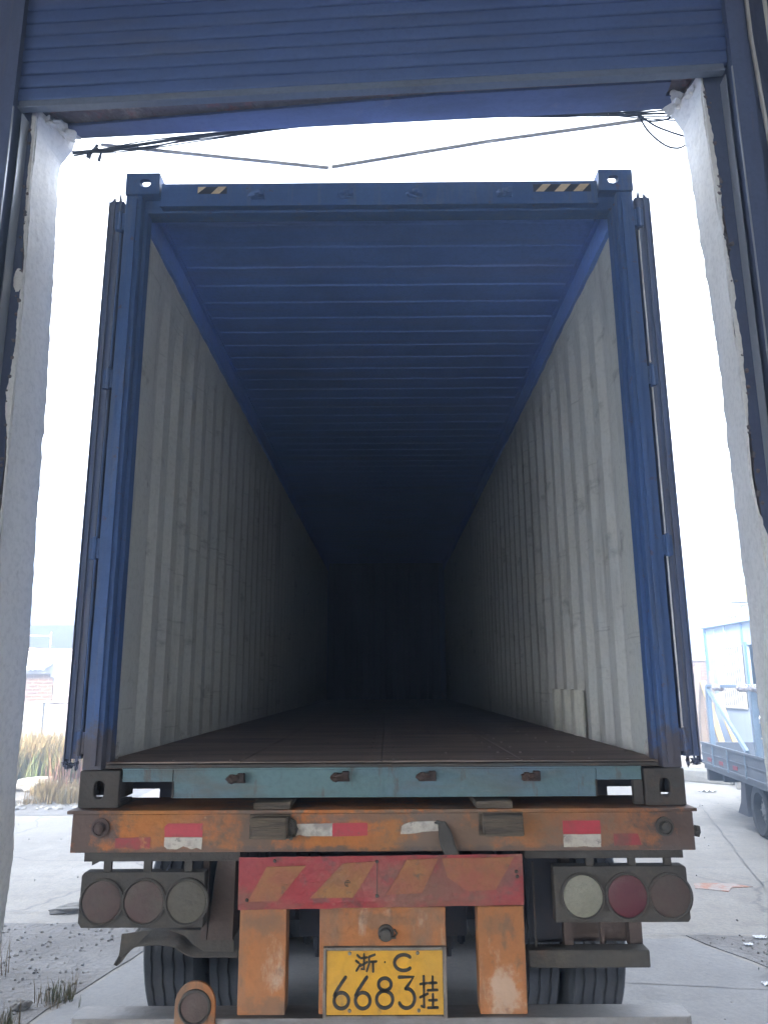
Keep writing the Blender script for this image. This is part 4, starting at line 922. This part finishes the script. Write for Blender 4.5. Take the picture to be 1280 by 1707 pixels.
b_(12.78, 14.02, 1.12, 1.17); b_(12.78, 14.02, 2.37, 2.42); b_(12.78, 12.83, 1.17, 2.37); b_(13.97, 14.02, 1.17, 2.37); b_(12.83, 13.97, 1.95, 1.98, -.045, -.025)
for k in range(11): y = 12.88+k*.1; b_(y, y+.022, 1.17, 2.37, -.044, -.026)
m.build('window_bars', 'bars', win)
Q(7.50, 7.52, 11.6, 12.62, .24, 2.40, 'doorway', 'dark')
m = MB()
for z in (.55, .85, 1.15, 1.42): m.box(.04, .14, -2.95, -2.0, z, z+.03)
for (y, z, r_) in ((12.4, .9, .06), (12.2, .88, .05), (12.35, .6, .06), (12.15, .62, .07), (12.3, 1.2, .06), (12.45, 1.47, .05)): m.blob((.06, y-14.6, z+.06), r_, ONE, 2, .3, 2)
m.build('shelf', 'slab', cbn)
# concrete plinth and kerb slabs
tag(MB().box(6.6, 11.4, 7.4, 15.2, -.1, .23, .02).build('plinth', 'slab'), 'concrete plinth under the site cabin', 'plinth')
def blk(label, x, y, sx, sy, sz, rz):
    m = MB(); m.box(-sx/2, sx/2, -sy/2, sy/2, 0, sz, .02)
    for v in m.bm.verts: v.co += Vector((noise.noise(v.co*4+Vector((x, 0, 0))), noise.noise(v.co*4+Vector((0, y, 0))), 0))*.03
    o = m.build('concrete_block', 'slab'); o.location = (x, y, 0); o.rotation_euler = (0, 0, rz); return tag(o, label, 'concrete block', 'kerb blocks behind the pickup')
blk('long upper concrete kerb block behind the pickup', 6.0, 12.2, 2.2, .9, .26, -.5)
blk('concrete kerb block in front of the others, beside the trailer', 5.45, 10.55, 1.1, .45, .20, -.75)
blk('short concrete kerb block behind the pickup mudflap', 5.95, 9.6, .7, .4, .20, -.35)
# low brick wall
lw = empty('brick_wall', 'low old tan brick wall between the container and the cabin', 'wall', (9, 19, 0))
MB().box(-2.5, 3, 0, .24, -.1, 2.25).build('brickwork', 'brick_tan', lw); MB().box(-.2, .5, -.02, .26, 2.251, 2.50, .02).build('coping', 'slab', lw)
MB().box(-2.5, 3, -.06, .30, 2.251, 2.30).build('coping', 'slab', lw)
# timber leaning
for k, (x, y, l, a, mt, lb_) in enumerate(((6.55, 13.6, 2.0, .10, 'poles', 'dark timber plank standing left of the others'), (6.75, 13.7, 2.05, .05, 'poles', 'dark timber plank second in the leaning row'), (6.95, 13.8, 1.9, .12, 'poles', 'dark timber plank next to the cabin corner'), (7.05, 13.3, 1.7, -.18, 'polesy', 'pale yellow timber leaning right against the cabin'), (6.4, 13.4, 1.85, .16, 'poles', 'outermost grey timber plank in the leaning row'), (7.2, 12.9, 1.45, -.25, 'polesy', 'short pale timber leaning beside the window'))):
    m = MB(); m.box(-.055, .055, -.03, .03, 0, l, .004); o = m.build('timber_plank', mt); o.location = (x, y, .02); o.rotation_euler = (-.12, a, 0); tag(o, lb_, 'timber plank', 'timber leaning by the cabin')
# tower crane far away
cr = empty('hoist_mast', 'faint yellow lattice hoist rising above the cabin roof', 'hoist', (10.75, 20, 0)); cr.scale = (.45, .45, .45)
def lattice(m, a, b, wd, n):
    a, b = Vector(a), Vector(b); t = (b-a).normalized(); x = t.cross(Vector((0, 1, 0))).normalized(); y = t.cross(x)
    C = [(x*i+y*j)*wd for i, j in ((-1, -1), (1, -1), (1, 1), (-1, 1))]
    for c in C: m.tube([a+c, b+c], .05, 4)
    for k in range(n):
        p, q = a.lerp(b, k/n), a.lerp(b, (k+1)/n)
        for i in range(4): m.tube([p+C[i], q+C[(i+1) % 4]], .035, 4)
m = MB(); lattice(m, (0, 0, 0), (0, 0, 8.2), .5, 10); m.build('mast', 'crane', cr)
m = MB(); lattice(m, (-1.4, 0, 8.3), (9, 0, 8.9), .35, 12); m.tube([(0, 0, 8.3), (0, 0, 10.2), (7, 0, 9.2)], .06, 4); m.build('jib', 'crane', cr)
MB().box(-.6, .6, -.6, .6, 8.9, 9.9, .05).build('operator_cab', 'crane', cr)

# pickup (local x = along the side towards its tail, local y = into the body)
dvx, dvy = .22/1.863, 1.85/1.863
tk = empty('pickup_truck', 'small grey blue pickup with tube rack standing in the yard at right', 'pickup', (4.03, 5.45, 0), rz=math.atan2(dvy, dvx))
# local frame: +x to the tail (away), +y to the left = -X world; body lies at y<0
def T(name, mt, fn, smooth=False, bev=0, par=None):
    m = MB(); fn(m); return m.build(name, mt, par or tk, smooth=smooth, bev=bev)
def bed(m):
    m.box(-1.0, 2.17, -.03, 0, .60, .875, .006); m.box(-1.0, 2.17, -.002, .018, .855, .885, .004); m.box(-1.0, 2.17, -.002, .012, .60, .625, .003); m.box(-1.0, 2.17, .001, .009, .735, .75, .002)
    m.box(-1.0, 2.17, -1.5, -1.47, .60, .875, .006); m.box(2.14, 2.175, -1.468, -.032, .60, .875, .006); m.box(-1.0, 2.13, -1.468, -.032, .56, .60)
    m.box(-1.03, -.995, -1.5, 0, .60, 1.15, .006)
T('cargo_bed', 'truck_paint', bed)
T('bed_hinge', 'rack', lambda m: [m.box(x, x+.02, .010, .026, .60, .86, .003) for x in (1.0, 1.6, .35)])
for x in (1.75, 1.25, .70):
    T('side_reflector', 'tape_red', lambda m: m.box(x, x+.16, .001, .006, .655, .70))
T('side_sill', 'truck_paint', lambda m: m.box(-1.0, 2.2, -.12, -.02, .535, .59, .004))
T('chassis', 'truck_dark', lambda m: [m.box(-3.2, 2.2, -.5, -.4, .40, .53), m.box(-3.2, 2.2, -1.1, -1.0, .40, .53), m.box(2.1, 2.2, -1.4, -.05, .38, .52), m.box(1.6, 1.66, -1.3, -.1, .42, .56), m.box(.35, .41, -1.3, -.1, .42, .56), m.box(-.45, -.05, -1.3, -.2, .26, .34, .02)])
T('mudflap', 'truck_dark', lambda m: m.prism([(.58, .17), (.94, .16), (.80, .30), (.72, .56), (.58, .56), (.60, .35)], -.20, -.03, 'Y'))
def wheel2(x, y):
    m = MB(); m.lathe([(.165, -.05), (.19, -.055), (.185, -.03), (.15, -.015), (.10, -.02), (.085, .0), (.06, .012), (.045, .02), (.01, .02)], (0, 0, 0), 'Y', 28)
    for k in range(5): a = k*2*math.pi/5; m.tube([(.055*math.cos(a), .012, .055*math.sin(a)), (.055*math.cos(a), .028, .055*math.sin(a))], .009, 6)
    wo = m.build('wheel', 'hub', tk, smooth=True)
    m = MB(); m.lathe([(.19, -.08), (.25, -.09), (.275, -.075), (.283, -.05), (.283, .03), (.275, .052), (.25, .065), (.19, .055), (.188, 0)], (0, 0, 0), 'Y', 40, closed=True); m.build('tyre', 'truck_tyre', wo, smooth=True)
    m = MB()
    for k in range(10): a = k*2*math.pi/10; m.lathe([(.016, -.0), (.015, .004), (.002, .004)], (.125*math.cos(a), -.014, .125*math.sin(a)), 'Y', 8)
    m.build('rim_hole', 'dark', wo)
    wo.location = (x, y, .285); return wo
wheel2(.26, -.11); a = wheel2(.26, -1.39); a.rotation_euler = (0, 0, math.pi); wheel2(-2.55, -.11); a = wheel2(-2.55, -1.39); a.rotation_euler = (0, 0, math.pi)
def cab(m):
    prof = [(-1.08, .45), (-1.08, 1.75), (-1.25, 1.83), (-2.1, 1.83), (-2.75, 1.15), (-3.15, .98), (-3.2, .45)]
    m.prism(prof, -1.48, -.02, 'Y')
T('cab', 'truck_paint', cab, bev=.04)
T('windscreen', 'dark', lambda m: m.prism([(-2.16, 1.78), (-2.70, 1.20), (-2.74, 1.22), (-2.20, 1.80)], -1.38, -.12, 'Y'))
T('side_window', 'dark', lambda m: m.prism([(-1.3, 1.2), (-2.5, 1.2), (-2.05, 1.70), (-1.3, 1.72)], -.018, -.012, 'Y'))
def rackf(m):
    for y in (-.05, -1.45):
        m.box(1.76, 1.83, y-.03, y+.03, .60, 1.62, .004); m.box(.04, .12, y-.03, y+.03, .60, 1.60, .004); m.tube([(1.74, y, 1.56), (.45, y, .88)], .032, 6)
        m.box(-.9, 1.83, y-.022, y+.022, 1.601, 1.64, .004)
    m.box(1.76, 1.80, -1.42, -.08, 1.60, 1.64)
T('cargo_rack', 'rack', rackf)
T('rack_wrapping', 'rag', lambda m: [m.blob((-.9+k*.105 if k < 14 else 1.2+(k-14)*.12, -.05, 1.60), .05, (.75, 1, .9), 2, .3, 2) for k in range(17)])
# scraps
def scrap(label, x, y, s_):
    m = MB(); m.grid(lambda u, v: Vector(((u-.5)*s_*1.6, (v-.5)*s_, .012+s_*.22*abs(noise.noise(Vector((u*3+x, v*3, 1))))+s_*.1*math.sin(u*9+v*4)**2)), 12, 10)
    o = m.build('plastic_scrap', 'trash'); o.location = (x, y, 0); return tag(o, label, 'litter', 'white scraps on the yard')
scrap('crumpled white plastic at the right edge of the frame', 2.17, 1.55, .05); scrap('white plastic scrap on the dirt behind the slab joint', 2.50, 2.36, .05); scrap('small white scrap beside the long joint', 2.36, 2.22, .035)
scrap('crumpled white bag at the foot of the kerb blocks', 4.98, 9.3, .16); scrap('white scrap on the concrete left of the tyres', -1.75, 2.9, .05); scrap('small white scrap at the far left of the gravel', -2.62, 1.62, .05)
# shrub at right edge
bs = empty('shrub', 'small dark shrub at the right edge of the yard', 'shrub', (2.30, 1.68, 0))
m = MB()
for k in range(7):
    a = random.random()*6.28; m.tube([(0, 0, 0), (.02*math.cos(a), .02*math.sin(a), .08), (.06*math.cos(a), .06*math.sin(a), .2)], [.004, .003, .001], 4)
m.build('stem', 'poles', bs)
m = MB()
for k in range(650):
    p = Vector((random.gauss(0, .03), random.gauss(0, .03), random.uniform(.02, .22))); q = Euler((random.random()*6, random.random()*6, random.random()*6)).to_matrix(); s_ = random.uniform(.006, .013)
    v = [m.bm.verts.new(p+q @ Vector(c)*s_) for c in ((-1, 0, 0), (0, -.4, 0), (1, 0, .2), (0, .4, 0))]; m.bm.faces.new(v)
m.build('foliage', 'leaf', bs)

# ------------------------------------------------------------------ haze volume added to stand in for the lens flare veil
hm = bpy.data.materials.new('flare_haze'); hm.use_nodes = True; t = hm.node_tree
for n_ in list(t.nodes):
    if n_.type == 'BSDF_PRINCIPLED': t.nodes.remove(n_)
pv = t.nodes.new('ShaderNodeVolumePrincipled'); pv.inputs['Color'].default_value = (.50, .69, 1.0, 1); pv.inputs['Density'].default_value = .032; pv.inputs['Anisotropy'].default_value = .6
t.links.new(pv.outputs[0], [n_ for n_ in t.nodes if n_.type == 'OUTPUT_MATERIAL'][0].inputs['Volume'])
MT['haze'] = hm
tag(MB().box(-41, 51, -23, 79, -1, 11.5).build('haze', 'haze'), kind='stuff')
